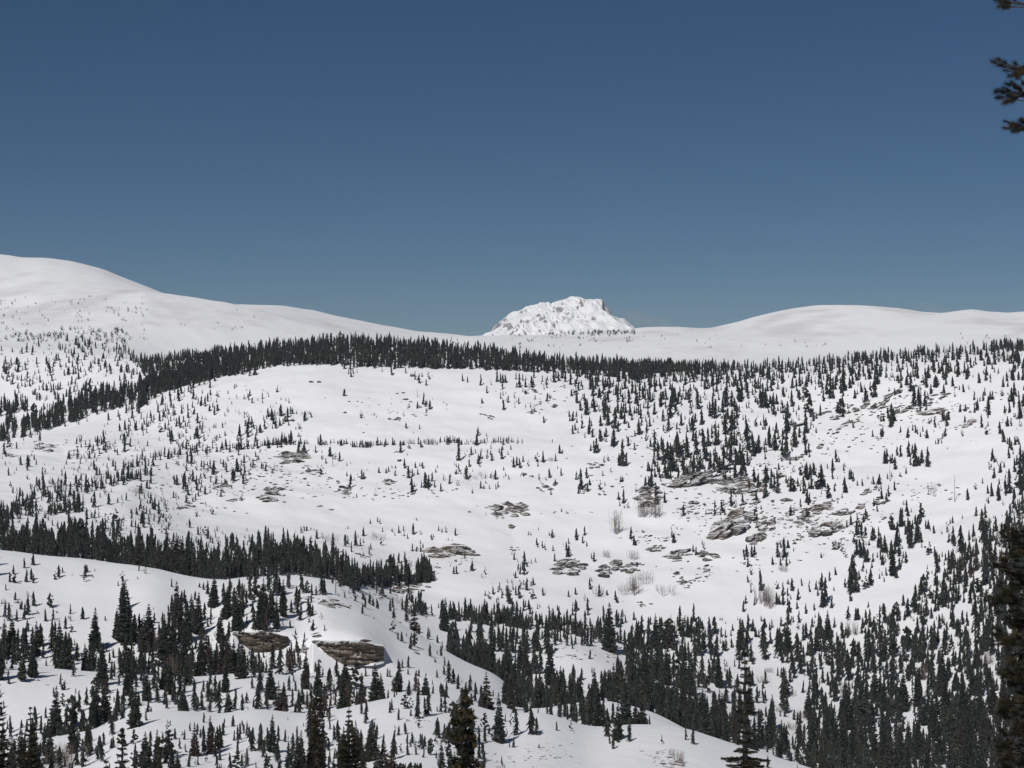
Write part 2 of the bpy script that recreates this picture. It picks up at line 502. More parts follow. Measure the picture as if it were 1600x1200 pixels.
obj('left_snow_ridge', left.mesh('left_snow_ridge', M_RIDGE, bare=[(60, 480, 90, 7, -.28, .9), (190, 456, 60, 4, -.05, .8), (140, 470, 60, 6, -.25, .7), (60, 500, 60, 8, 0, .4), (470, 495, 60, 4, .25, .5)]), kind='structure')

sky_r = [(600, 545), (680, 530), (740, 526), (800, 525), (860, 523), (920, 521), (990, 517), (1010, 514), (1040, 511.5), (1060, 511.5), (1085, 514), (1110, 514.5), (1150, 505), (1200, 491), (1240, 482), (1280, 478),
         (1330, 478), (1370, 480), (1410, 483), (1440, 488), (1475, 490), (1500, 486), (1518, 485), (1545, 489), (1575, 490), (1600, 488), (1700, 494), (2300, 470)]
az_r = azim(np.arange(560, 2301, 4.0))
right = Field(az_r, np.concatenate([np.arange(1720, 2700, 10.0), np.arange(2700, 3200, 25.0)]), [
    (1720, [(500, 620), (1200, 600), (2300, 590)]), (2050, [(500, 590), (740, 560), (1000, 562), (1200, 560), (1400, 560), (1600, 550), (2300, 540)]),
    (2300, [(500, 570), (740, 533), (900, 535), (1000, 532), (1200, 522), (1400, 520), (1600, 516), (2300, 500)]), (2620, sky_r), (3200, shift(sky_r, 70))],
    lambda X, Y, px, D: fbm(X / 240.0, Y / 240.0, 5, 8) * 6.0 + fbm(X / 50.0, Y / 120.0, 3, 28) * 1.2, sm=5)
right.i0, right.i1 = 0, len(az_r)
obj('right_snow_ridge', right.mesh('right_snow_ridge', M_RIDGE, bare=[(1215, 495, 45, 9, -.3, 1.0), (1250, 508, 50, 8, -.25, .9), (1270, 485, 50, 4, -.05, .9), (1020, 520, 30, 5, 0, .8), (1090, 545, 80, 6, -.1, .5), (1380, 483, 50, 3, .1, .7), (960, 530, 60, 5, -.1, .5), (1590, 520, 60, 6, -.3, .8), (1500, 505, 90, 4, 0, .5)]), kind='structure')

# the rocky summit behind
sky_p = [(600, 560), (740, 532), (765, 519), (778, 507), (790, 497), (799, 489), (812, 486), (822, 481), (835, 476), (850, 474), (860, 476), (870, 472), (880, 468), (893, 465), (905, 466), (916, 469.5), (928, 467),
         (938, 466.5), (941, 468), (944, 476), (951, 484), (958, 494), (966, 496), (975, 498), (984, 507), (992, 516), (1004, 524), (1100, 550), (1200, 570)]
az_p = azim(np.arange(640, 1161, 1.2))
def peak_noise(X, Y, px, D):
    w = np.clip((D - 3300) / 300, 0, 1) * np.clip((4700 - D) / 60, 0.12, 1)
    r1 = 1 - 2 * np.abs(fbm((X + 0.5 * Y) / 130.0, (Y - 0.3 * X) / 200.0, 4, 44))
    r2 = np.abs(fbm((X * 0.8 + Y * 0.2) / 42.0, Y / 60.0, 4, 54))
    dep = np.exp(-((px - 850 - (D - 4100) * 0.12) / 60.0) ** 2)
    r3 = np.abs(fbm((X + Y * 0.4) / 17.0, Y / 24.0, 3, 64))
    crest = 1 - 0.75 * np.exp(-((D - 4650) / 90.0) ** 2)
    return ((r1 - 0.7) * 44 + ((r2 - 0.25) * 40 + (r3 - 0.25) * 22) * (0.25 + 0.9 * dep)) * w * 0.8 * crest
peak = Field(az_p, np.concatenate([np.arange(3000, 3500, 25.0), np.arange(3500, 4750, 5.5), np.arange(4750, 5100, 30.0)]), [
    (3000, [(500, 600), (1200, 600)]), (3600, [(500, 560), (740, 535), (860, 528), (1000, 530), (1200, 570)]),
    (4150, [(600, 560), (745, 533), (800, 512), (850, 500), (900, 496), (940, 500), (1000, 526), (1200, 575)]), (4650, sky_p), (5100, shift(sky_p, 80))], peak_noise, sm=2)
peak.i0, peak.i1 = 0, len(az_p)
pk = peak.mesh('rocky_peak', M_PEAK)
obj('rocky_peak', pk, kind='structure')

# ------------------------------------------------------------------ tree shapes (unit height, base at the origin)
def star_tree(seed, whorls, tips, rad, low=0.04, lean=0.0, trunk=0.014):
    """a spire of drooping star-shaped whorls; cheap, for the far forest"""
    r = random.Random(seed); V = []; Fc = []
    for k in range(whorls):
        t = k / whorls
        z0 = low + (1 - low) * t ** 0.92
        top = min(1.0, z0 + (1 - low) * (1.75 / whorls) * r.uniform(0.9, 1.25))
        if k == whorls - 1: top = 1.0
        R = rad * (1 - t) ** 0.75 * r.uniform(0.8, 1.15) + 0.012
        ox, oy = r.uniform(-.25, .25) * R, r.uniform(-.25, .25) * R
        a = len(V); V.append((ox * .3, oy * .3, top))
        ph = r.uniform(0, 6.28)
        for j in range(2 * tips):
            ang = ph + j * math.pi / tips
            q = R * (r.uniform(0.75, 1.25) if j % 2 == 0 else r.uniform(0.3, 0.5))
            dz = (-R * r.uniform(0.1, 0.6)) if j % 2 == 0 else R * 0.25
            V.append((ox + math.cos(ang) * q, oy + math.sin(ang) * q, max(z0 + dz, 0.0)))
        for j in range(2 * tips):
            Fc.append((a, a + 1 + j, a + 1 + (j + 1) % (2 * tips)))
    a = len(V)
    for j in range(3):
        V.append((math.cos(j * 2.1) * trunk, math.sin(j * 2.1) * trunk, -0.1))
    V.append((0, 0, 0.9))
    for j in range(3): Fc.append((a + j, a + (j + 1) % 3, a + 3))
    return np.array(V), np.array(Fc)

def clump_tree(seed, n, rad, zlow=0.12, top_w=0.5):
    """round headed pine: separate ragged clumps round a stem"""
    r = random.Random(seed); V = []; Fc = []
    for k in range(n):
        t = (k + r.random()) / n
        z = zlow + (0.97 - zlow) * t
        env = rad * (math.sin(math.pi * (0.18 + 0.80 * t)) ** 0.6) * (1 - top_w * t)
        ang = r.uniform(0, 6.28); d = env * r.uniform(0.15, 0.9)
        c = (math.cos(ang) * d, math.sin(ang) * d, z)
        s = rad * r.uniform(0.26, 0.48) * (1 - 0.35 * t) * (.72 if n > 20 else 1)
        a = len(V); m = 6
        V.append((c[0], c[1], c[2] + s * r.uniform(.9, 1.5)))
        ph = r.uniform(0, 6)
        for j in range(m):
            q = s * r.uniform(0.55, 1.35)
            V.append((c[0] + math.cos(ph + j * 1.047) * q, c[1] + math.sin(ph + j * 1.047) * q, c[2] + r.uniform(-.3, .45) * s))
        V.append((c[0], c[1], c[2] - s * r.uniform(.4, .7)))
        for j in range(m):
            b, d2 = a + 1 + j, a + 1 + (j + 1) % m
            Fc += [(a, b, d2), (a + m + 1, d2, b)]
    a = len(V)
    for j in range(3): V.append((math.cos(j * 2.1) * .025, math.sin(j * 2.1) * .025, -0.1))
    V.append((0, 0, 0.85))
    for j in range(3): Fc.append((a + j, a + (j + 1) % 3, a + 3))
    return np.array(V), np.array(Fc)

def detailed_spruce(seed, rad, whorls=22, low=0.03, narrow=1.0, gap=0.1):
    """crown of separate drooping boughs, each a ragged fan of foliage with hanging sprays"""
    r = random.Random(seed); V = []; Fc = []
    for k in range(whorls):
        t = (k + r.uniform(-.3, .3)) / whorls; t = max(t, 0)
        z = low + (0.985 - low) * t ** 0.95
        nb = 11 if t < .5 else (8 if t < .8 else 6)
        ph = r.uniform(0, 6.28)
        for j in range(nb):
            if r.random() < gap: continue
            L = (rad * (1 - t) ** 0.8 + 0.012) * r.uniform(0.62, 1.18)
            if t < .1: L *= .8
            a0 = ph + j * 6.283 / nb + r.uniform(-.25, .25)
            ux, uy = math.cos(a0), math.sin(a0); px_, py_ = -uy, ux
            droop = L * r.uniform(0.15, 0.55) * (1 - t * .9)
            w = L * r.uniform(0.13, 0.22) + .003; th = L * r.uniform(.09, .17) + .006
            a = len(V)
            V.append((0, 0, z + th * .9))                                       # 0 root top
            V.append((0, 0, z - th * .9))                                       # 1 root bottom
            m = .55
            V.append((ux * L * m + px_ * w, uy * L * m + py_ * w, z - droop * .55 - th * r.uniform(0, .8)))   # 2
            V.append((ux * L * m - px_ * w, uy * L * m - py_ * w, z - droop * .55 - th * r.uniform(0, .8)))   # 3
            V.append((ux * L, uy * L, z - droop + L * .08))                     # 4 tip
            V.append((ux * L * .7, uy * L * .7, z - droop - th * 1.1))          # 5 hanging spray
            V.append((ux * L * .45, uy * L * .45, z - droop * .3 + th * .35))   # 6 ridge
            Fc += [(a, a + 2, a + 6), (a, a + 6, a + 3), (a + 6, a + 2, a + 4), (a + 6, a + 4, a + 3),
                   (a + 1, a + 5, a + 2), (a + 1, a + 3, a + 5), (a + 5, a + 4, a + 2), (a + 5, a + 3, a + 4)]
    a = len(V)
    for j in range(4): V.append((math.cos(j * 1.57) * .012, math.sin(j * 1.57) * .012, 0.93))
    V.append((0, 0, 1.0))
    for j in range(4): Fc.append((a + j, a + (j + 1) % 4, a + 4))
    return np.array(V), np.array(Fc)

def trunk_shape(r0=0.018, top=0.95, n=6):
    V = []; Fc = []
    for z, q in ((-0.12, 1.15), (0.3, .8), (0.65, .45), (top, .12)):
        for j in range(n): V.append((math.cos(j * 6.283 / n) * r0 * q, math.sin(j * 6.283 / n) * r0 * q, z))
    for s in range(3):
        for j in range(n): Fc.append((s * n + j, s * n + (j + 1) % n, (s + 1) * n + (j + 1) % n, (s + 1) * n + j))
    return np.array(V), np.array(Fc)

def bare_shape(seed, stems=9, spread=0.35, thick=0.012, twigs=7):
    """leafless aspen or willow clump: many thin forking stems"""
    r = random.Random(seed); V = []; Fc = []
    def stick(p, q, r0, r1):
        p = Vector(p); q = Vector(q); d = (q - p)
        u = d.orthogonal().normalized(); w = d.cross(u).normalized(); a = len(V)
        for c, rr in ((p, r0), (q, r1)):
            for j in range(3):
                V.append(tuple(c + (u * math.cos(j * 2.094) + w * math.sin(j * 2.094)) * rr))
        for j in range(3):
            Fc.append((a + j, a + (j + 1) % 3, a + 3 + (j + 1) % 3, a + 3 + j))
    for s in range(stems):
        bx, by = r.uniform(-spread, spread), r.uniform(-spread, spread)
        h = r.uniform(0.6, 1.0); lx, ly = bx * .3 + r.uniform(-.1, .1), by * .3 + r.uniform(-.1, .1)
        mid = (bx + lx * .5, by + ly * .5, h * .5); top = (bx + lx, by + ly, h)
        stick((bx, by, -.05), mid, thick, thick * .7); stick(mid, top, thick * .7, thick * .2)
        for k in range(twigs):
            t = r.uniform(.25, .95); b = Vector((bx + lx * t, by + ly * t, h * t))
            a = r.uniform(0, 6.28); L = h * r.uniform(.12, .3) * (1.1 - t * .5)
            e = b + Vector((math.cos(a) * L * .55, math.sin(a) * L * .55, L * .85))
            stick(b, e, thick * .4, thick * .12)
            if r.random() < .6:
                m2 = b.lerp(e, .5); a += 1.2
                stick(m2, m2 + Vector((math.cos(a) * L * .3, math.sin(a) * L * .3, L * .4)), thick * .28, thick * .1)
    return np.array(V), np.array(Fc)

FAR = [star_tree(100 + i, 5, 5, [.13, .16, .20, .17, .12, .24][i % 6]) for i in range(14)]
FAR2 = [star_tree(200 + i, [9, 8, 10][i % 3], 6, [.13, .16, .20, .15, .18, .24][i % 6]) for i in range(14)]
FARP = [clump_tree(300 + i, 7, [.30, .36, .42, .33][i]) for i in range(4)]
DET = [detailed_spruce(400 + i, [.15, .19, .24, .17, .21, .27, .13, .20][i], whorls=[34, 32, 28, 36, 30, 28, 36, 26][i], gap=[.1, .15, .1, .25, .12, .08, .2, .35][i]) for i in range(8)]
DETP = [clump_tree(500 + i, 44, [.30, .38, .44, .34][i], zlow=.1, top_w=.35) for i in range(4)]
MED = [mesh_np('crown_mesh', V, f, [M_SPRUCE], tint=np.full(len(V), .1 + .06 * i)) for i, (V, f) in enumerate(DET)]
MEDRED = [mesh_np('crown_mesh', DET[i][0], DET[i][1], [M_SPRUCE], tint=np.full(len(DET[i][0]), .5)) for i in (0, 3)]
MEDP = [mesh_np('crown_mesh', V, f, [M_PINE], tint=np.full(len(V), .1 + .1 * i)) for i, (V, f) in enumerate(DETP)]
TR = trunk_shape(); M_TR = mesh_np('trunk_mesh', TR[0], TR[1], [M_BARK])

# ------------------------------------------------------------------ where the trees stand
# how much of each 20 x 20 patch of hillside is covered by trees (tenths); rows from the skyline forest down
COVER = """
0012134000020211123435667888888776543110100000000000000000000000000000011112234456
""".split()
MAP = [
"00121340020211112234|35667888888776543110|10000000000000000000|00000000011112234456",
"22223541464899999999|99988899999999999998|87654322221122122222|11223345566776544547",
"55342445446999999999|63332356666666666678|67888999999999998766|66677867634545533415",
"43432332344899997420|00000000000022001114|34344467678656456665|52454543324343222223",
"02334466678665422112|11000010000001000012|23103235555445244434|12424323310431112123",
"66135677766433223111|11200000000113100100|22000443343342334424|44231310010210012114",
"32145751123234321113|25421000110100000000|00101223313232314422|23130010030023111122",
"15642000233323432124|31120000000110000100|00001232112222333232|23420000201222010121",
"62010034331113543344|44532432334442343445|20010033222333443563|54300000001102000023",
"21200242221333422222|20010320000100022332|22220001300445554652|11100200032300000213",
"11121223243201233233|22001001112131133101|20110201002555545432|20342210021000000215",
"10233354333302443322|00000002000034220230|00210210103100011023|43343221210000001144",
"04454553311321231210|00000001000010001000|00000200200200000303|10243210120000010334",
"55533321011432012000|00000000000000000000|00000000200001023201|01120001102200001118",
"44443544443563100000|00000000010010000000|00000000000001000000|10000023024410114348",
"88776655564233134212|01033102121321210000|01100200010020000000|00000014424422126669",
"99888888886677776545|45554314210031000000|01212100010010200020|23000115433110356669",
"31021257789999988778|78874231201313001000|31012010000000000020|23001024453005666579",
"11202020021268789987|87777667877644020200|40000000000000000020|00001143240035765689",
"10000000030001035446|55342467888732000013|30000020000000000020|13123142000036756789",
"11200000051002314555|55142013322100000124|42101101100000000010|13104030001466647889",
"32312010062016643454|65343000132334555567|54231203100000000010|01210022344531346689",
"10210202085536742431|40202100001111235677|43554456433457531231|23124115673343435789",
"45544404087767632101|11020000000241123456|75567777456888542433|56456335875575467689",
"76633636211867755762|22130000000021357666|85223014458876543542|67474756885676566589",
"65714656456789877865|45542211000200115688|75400000178757543321|24544875764465466379",
"21301212456779975655|24455356342410231377|77434110499967465131|14353653556656655468",
"10002015625657735211|54453566564543333133|66667555799964342342|06173556675657765678",
"10004247566668664334|55667765674344515616|68888875699998634553|25055386774557775788",
"20215558765400112332|22326415552331134446|56568885675788766663|52187468766688899789",
"42546578511003135333|14116314231210345332|03024666442237887764|61288769774668998779",
"52766785243234357645|56447557763131335312|00000003200102566665|86588988786888998889",
"87875576432676223313|55358678886323446300|00000000000000000012|56779998898865878899",
"87755310245787322444|45557788776432146402|00000000000000000001|01369999999865868899"]
cover = np.zeros((34, 80))
for i, row in enumerate(MAP):
    cells = row.replace('|', '')
    for j in range(80): cover[i, j] = int(cells[j]) if j < len(cells) else 0
cover = np.where(cover >= 9, 0.985, cover / 10.0)
_yy = (520 + 20 * np.arange(34) + 10)[:, None]; _xx = (20 * np.arange(80) + 10)[None, :]
cover = np.where((_xx < 480) & (_yy > 600) & (_yy < 800) & (cover < .7), cover * 1.25, cover)
cover = np.where((_xx > 900) & (_yy > 580) & (_yy < 760) & (cover < .8), cover * 1.22, cover)
cover = np.where((_xx < 640) & (_yy > 1040) & (cover < .9), cover * .78, cover)
R0 = 520
RAST = np.zeros((374, 800), bool)            # 2-pixel cells, from row 500 down to 1248

def stamp(x, yb, h, w, pine=False):
    y0 = yb - h
    for ry in range(int((y0 - 500) // 2), int((yb - 500) // 2) + 1):
        if ry < 0 or ry >= 374: continue
        f = min(max((500 + ry * 2 + 1 - y0) / max(h, 1), 0), 1)
        hw = w * .5 * ((math.sin(math.pi * min(1, .12 + .8 * f)) ** .5) if pine else (0.14 + 0.86 * f ** .8) * .92)
        hw *= 0.8 if h < 12 else 0.56
        a = int(round((x - hw) / 2)); b = int(round((x + hw) / 2))
        if b <= a: b = a + 1
        if b > 0: RAST[ry, max(a, 0):b] = True


def place(x, yc, yb):
    """ground point for a tree whose middle shows at (x, yc) and whose foot is at row yb:
    the foot may be hidden behind a nearer crest, so walk down the hillside the middle is seen against"""
    h = ground.hit(x, yc)
    if h is None:
        h = ground.hit(x, yb)
        if h is None: return None
    az, i, f, k = h
    T = ground.T[i]; t = float(tan_el(x, yb))
    k2 = k
    while k2 > 1 and T[k2] > t and ground.D[k2] > ground.D[k] * 0.8: k2 -= 1
    if T[k2] > t:                                     # no such row in reach: lowest spot
        lo = max(0, k - 40); k2 = lo + int(np.argmin(T[lo:k + 1]))
    p, D = ground.point(az, i, f, k2)
    return p, D

rng = random.Random(7)
TREES = []     # dict(p, H, px, py, hpx, kind, w)
def add_tree(x, yb, h, kind='s', w=None, tint=None, fixed=False):
    r = place(x, yb - h * .5, yb)
    if r is None: return None
    p, D = r
    px_, py_ = proj(p)
    w = w or (h * (.30 if kind == 's' else .62))
    stamp(x, py_, h, w, kind == 'p')
    d = dict(p=p, D=D, H=h * D / F, px=px_, py=py_, h=h, kind=kind, w=w, tint=tint, fixed=fixed)
    TREES.append(d); return d

NAMED = [(197,1003,95,'s',.30),(186,996,48,'s',.34),(212,1001,44,'s',.36),(278,978,52,'s',.34),(226,1018,58,'s',.30),(256,1031,57,'s',.28),(152,1008,38,'s',.36),
 (54,946,23,'s',.32),(80,949,22,'p',.6),(130,964,20,'s',.4),(113,984,12,'p',.9),(40,965,24,'s',.3),(16,968,28,'s',.3),(10,1022,54,'s',.28),(58,1022,52,'s',.26),(38,1048,22,'p',.6),
 (104,1050,62,'s',.36),(36,1063,30,'p',.6),(147,1048,42,'s',.28),(135,1050,46,'s',.26),(38,1062,26,'p',.6),(88,1148,76,'s',.30),(100,1100,20,'p',.5),(126,1110,34,'s',.24),(152,1132,66,'s',.30),(167,1122,64,'s',.3),
 (193,1165,30,'p',.6),(211,1162,22,'p',.6),(262,1139,17,'p',.65),(275,1155,18,'s',.3),(330,1176,60,'s',.22),(236,1182,40,'s',.26),(250,1192,42,'p',.5),(266,1178,36,'s',.3),(320,1174,44,'s',.26),
 (358,1118,50,'s',.26),(368,1110,36,'s',.24),(380,1117,34,'s',.24),(344,1114,30,'s',.26),(378,1060,62,'s',.30),(366,1058,60,'s',.26),(348,1056,58,'s',.26),(331,1054,50,'s',.26),
 (424,1092,60,'s',.30),(404,1106,44,'s',.32),(446,1112,48,'s',.3),(426,1172,60,'s',.26),(458,1180,40,'s',.32),(410,1172,44,'s',.3),(588,1119,78,'s',.34),(597,1110,60,'s',.30),(623,1080,48,'s',.30),
 (702,1066,36,'s',.34),(709,1067,24,'s',.34),(655,1056,12,'s',.4),(638,1053,10,'s',.4),(680,1034,8,'s',.4),(648,1009,22,'p',.42),(466,1014,22,'s',.36),(475,1008,12,'s',.4),(490,982,18,'s',.4),(503,968,12,'p',.6),(484,972,10,'p',.7),
 (480,927,20,'p',.55),(465,958,38,'s',.26),(456,957,22,'s',.3),(489,962,18,'s',.3),(578,1184,58,'s',.30),(592,1192,64,'s',.34),(612,1198,62,'s',.32),(617,1146,18,'p',.5),(633,1106,22,'p',.7),(641,1104,18,'p',.6),
 (656,1112,18,'p',.6),(642,1115,12,'s',.4),(670,1112,10,'s',.3),(695,1156,30,'s',.34),(697,1110,13,'s',.4),(737,1106,24,'p',.5),(773,1156,26,'p',.6),(792,1150,15,'p',.5),(757,1137,26,'p',.55),(688,1190,22,'p',.6),
 (673,1178,26,'p',.5),(664,1166,18,'s',.4),(700,1180,28,'p',.5),(785,1203,14,'p',.7),(648,1170,18,'p',.5),(655,1171,14,'p',.5),(681,1163,16,'p',.5),
 (952,1018,78,'s',.30),(990,966,14,'s',.34),(963,940,12,'s',.4),(899,928,12,'s',.4),(848,928,14,'s',.3),(913,936,12,'p',.5),(936,928,20,'s',.26),(948,927,9,'s',.5),(1025,1012,55,'s',.3),(1047,1012,52,'s',.3),(998,1012,46,'s',.28),
 (1085,1018,44,'s',.26),(1110,1020,40,'s',.3),(1118,1024,36,'s',.3),(1157,1012,50,'s',.3),(1167,1002,34,'s',.28),(1176,986,20,'s',.4),(1193,1029,40,'s',.3),(1112,1065,38,'s',.28),(1121,1068,42,'s',.28),(1104,1082,26,'p',.55),
 (1083,970,30,'s',.2),(1134,1098,30,'s',.34),(870,1140,15,'s',.34),(891,1139,14,'p',.6),(1034,1159,14,'p',.4),(948,1149,22,'s',.3),(963,1149,20,'s',.3),(970,1152,15,'s',.4),(981,1141,9,'s',.4),(842,1167,7,'s',.5),(833,1133,14,'s',.4),
 (1287,945,44,'s',.24),(1247,970,20,'s',.3),(1292,998,46,'s',.3),(1230,1016,46,'s',.3),(1213,1016,38,'s',.28),(1267,1022,44,'s',.32),(1225,1088,46,'s',.32),(1272,1090,42,'s',.3),(1329,923,42,'s',.30),(1337,923,38,'s',.30),(1238,1050,34,'s',.3),(1250,1050,36,'s',.3),
 (909,764,34,'s',.26),(973,726,30,'s',.28),(874,706,15,'s',.34),(990,849,16,'s',.42),(1052,847,17,'s',.42),(901,841,12,'s',.6),(921,758,11,'s',.4),(974,784,25,'s',.22),(1087,863,14,'s',.3),(1174,867,20,'s',.3),(1188,922,34,'s',.28),
 (941,742,10,'p',.6),(819,881,22,'s',.3),(1197,776,28,'s',.26),(839,720,14,'p',.8),(849,722,20,'s',.24),(802,728,18,'s',.3),(547,760,24,'s',.22),(515,711,16,'s',.5),(531,719,16,'s',.3),(632,730,16,'s',.3),(638,746,20,'s',.36),
 (644,769,26,'s',.3),(665,760,26,'s',.34),(592,737,10,'s',.4),(603,737,9,'s',.4),(501,695,18,'s',.34),(744,695,20,'s',.36),(717,718,38,'s',.16),(533,695,10,'s',.7),(774,749,16,'s',.3),(703,755,16,'s',.3),(579,817,8,'s',.4),
 (556,853,26,'s',.26),(529,906,46,'s',.16),(738,889,17,'s',.42),(709,894,13,'s',.3),(538,618,12,'s',.5),(424,656,20,'s',.34),(439,649,20,'s',.4),(661,631,20,'s',.2),(652,637,12,'s',.3),(631,648,9,'p',.6),(753,628,10,'s',.4),
 (1393,660,32,'s',.3),(1418,683,17,'s',.3),(1419,712,26,'s',.3),(1373,756,18,'s',.42),(1376,762,9,'s',.3),(1301,733,20,'s',.3),(1330,748,15,'s',.3),(1319,768,26,'s',.3),(1377,682,14,'s',.4),(1398,731,20,'s',.36),(1511,781,18,'s',.34),
 (1559,781,26,'s',.32),(1549,775,22,'s',.26),(1571,772,24,'s',.3),(1394,896,48,'s',.24),(1349,863,24,'s',.3),(1342,853,14,'s',.4),(1478,833,18,'p',.65),(1438,808,24,'p',.5),(1417,806,26,'s',.26),(1406,812,22,'s',.26),(1225,870,32,'s',.32),
 (1214,866,24,'s',.26),(1282,870,9,'s',.4),(1321,869,15,'p',.6),(1405,822,18,'s',.3),(1418,830,24,'s',.3),(1450,823,15,'s',.4),(1392,825,22,'p',.5),(28,870,0,'x',0),(40,885,16,'s',.3),(53,881,19,'s',.32),(68,869,8,'p',.8),(78,866,12,'p',1.0),
 (88,902,13,'p',.7),(99,894,9,'s',.34),(137,892,12,'s',.6),(149,890,4,'p',1),(114,896,4,'p',1),(192,906,15,'p',.7),(218,890,11,'s',.3),(229,895,12,'p',.6),(216,902,5,'p',.7),(313,915,8,'s',.5),(319,920,12,'s',.4),(306,936,14,'s',.4),
 (33,948,10,'s',.3),(166,968,8,'s',.4),(242,970,17,'s',.3),(60,957,6,'p',.7),(90,957,5,'p',.8),(326,926,22,'s',.3),(1184,760,24,'s',.28),(1160,785,18,'s',.3),(1141,725,34,'s',.28),(1100,716,34,'s',.26),(1023,705,34,'s',.24),
 (993,768,8,'p',.6),(945,757,6,'s',.4),(877,797,6,'s',.4),(861,770,8,'s',.4)]

MOR = []
for t in NAMED:
    x, yb, h, k, wr = t
    if k == 'x': continue
    add_tree(x, yb, h, k, w=h * wr, fixed=True)

# dark forest on the skyline rim and the woods that stand in the hollow behind the left dome
def typical(x, y):
    """usual tree height in metres and share of small pines, by place"""
    h = ground.hit(x, y)
    D = ground.D[h[3]] if h else 1500.0
    if D > 1280: return D, (7.6 if x > 215 else 6.0), .04
    if D > 850:
        if x < 480: return D, 5.0, .35
        if x > 880: return D, 8.2, .14
        return D, 5.2, .2
    if D > 620: return D, 10.0, .04
    lim = (33 if x < 700 else 46) * D / F
    return D, min(9.5, lim), .10

# lines and belts of trees with a crisp lower edge: points, thickness, height range, number
BELTS = [([(0, 693), (50, 680), (110, 661), (180, 640), (215, 628), (300, 597), (370, 585)], 24, 13, 24, 430),
 ([(0, 680), (60, 664), (110, 650)], 10, 12, 20, 40),
 ([(90, 646), (120, 640), (200, 622)], 18, 13, 22, 70), ([(0, 650), (45, 645)], 12, 14, 24, 26),
 ([(190, 736), (250, 719), (320, 709), (400, 701), (455, 697)], 7, 8, 16, 110),
 ([(18, 800), (60, 792), (110, 780), (165, 762), (240, 742)], 12, 9, 20, 130), ([(160, 712), (190, 690), (230, 668), (300, 640), (330, 626)], 16, 7, 15, 90),
 ([(0, 812), (60, 808), (130, 800)], 14, 12, 22, 90), ([(405, 696), (455, 694), (458, 692)], 4, 8, 14, 30),
 ([(458, 694), (520, 694), (600, 696), (660, 693), (740, 693), (818, 692)], 3, 5, 13, 150), ([(550, 698), (590, 696)], 3, 7, 12, 20), ([(685, 691), (720, 691)], 2, 7, 10, 18),
 ([(215, 640), (260, 612), (330, 594), (420, 574), (500, 570), (600, 574), (700, 576), (800, 579), (900, 584), (1000, 593), (1050, 588)], 34, 13, 19, 2600),
 ([(1000, 586), (1150, 574), (1250, 566), (1350, 556), (1430, 550)], 18, 12, 17, 1150), ([(1430, 548), (1500, 544), (1600, 541)], 10, 12, 17, 330),
 ([(0, 868), (60, 872), (130, 878), (200, 888), (260, 900), (330, 908)], 36, 20, 40, 520), ([(330, 905), (400, 900), (460, 898), (520, 908), (560, 925)], 30, 20, 42, 330),
 ([(540, 915), (580, 918), (640, 915), (677, 904)], 20, 18, 30, 170), ([(360, 872), (420, 872), (470, 880)], 20, 18, 36, 80), ([(640, 915), (678, 906)], 4, 14, 20, 20),
 ([(625, 955), (680, 966), (740, 974), (800, 980)], 15, 14, 28, 190), ([(790, 978), (850, 984), (930, 997)], 16, 14, 32, 130),
 ([(700, 1030), (760, 1060), (800, 1088)], 30, 24, 46, 130), ([(800, 1110), (860, 1128), (930, 1134)], 40, 26, 50, 150), ([(940, 1100), (1000, 1120), (1070, 1142), (1150, 1168)], 40, 28, 52, 210)]
for pts, th, h0, h1, n in BELTS:
    seg = np.array(pts, float)
    for k in range(n):
        x = rng.uniform(seg[0, 0], seg[-1, 0]); yl = float(np.interp(x, seg[:, 0], seg[:, 1]))
        h = min(h0 * math.exp(abs(rng.gauss(0, .38))), h1 * 1.1)
        ragged = .75 + 1.1 * float(vnoise(x / 17.0, yl / 40.0, 91)) + .7 * float(vnoise(x / 5.0, 3.3, 92))
        if yl < 600: ragged = max(ragged, .85)
        if ragged < .38 and th < 30 and th > 4: continue
        yb = yl - rng.random() ** 1.15 * th * max(ragged, .35) * 1.15
        p = add_tree(x, yb, h, 's' if rng.random() < .96 else 'p', w=h * rng.uniform(.18, .28))

def cell_cov():
    c = RAST[10:350].reshape(34, 10, 80, 10).mean(axis=(1, 3))
    return c

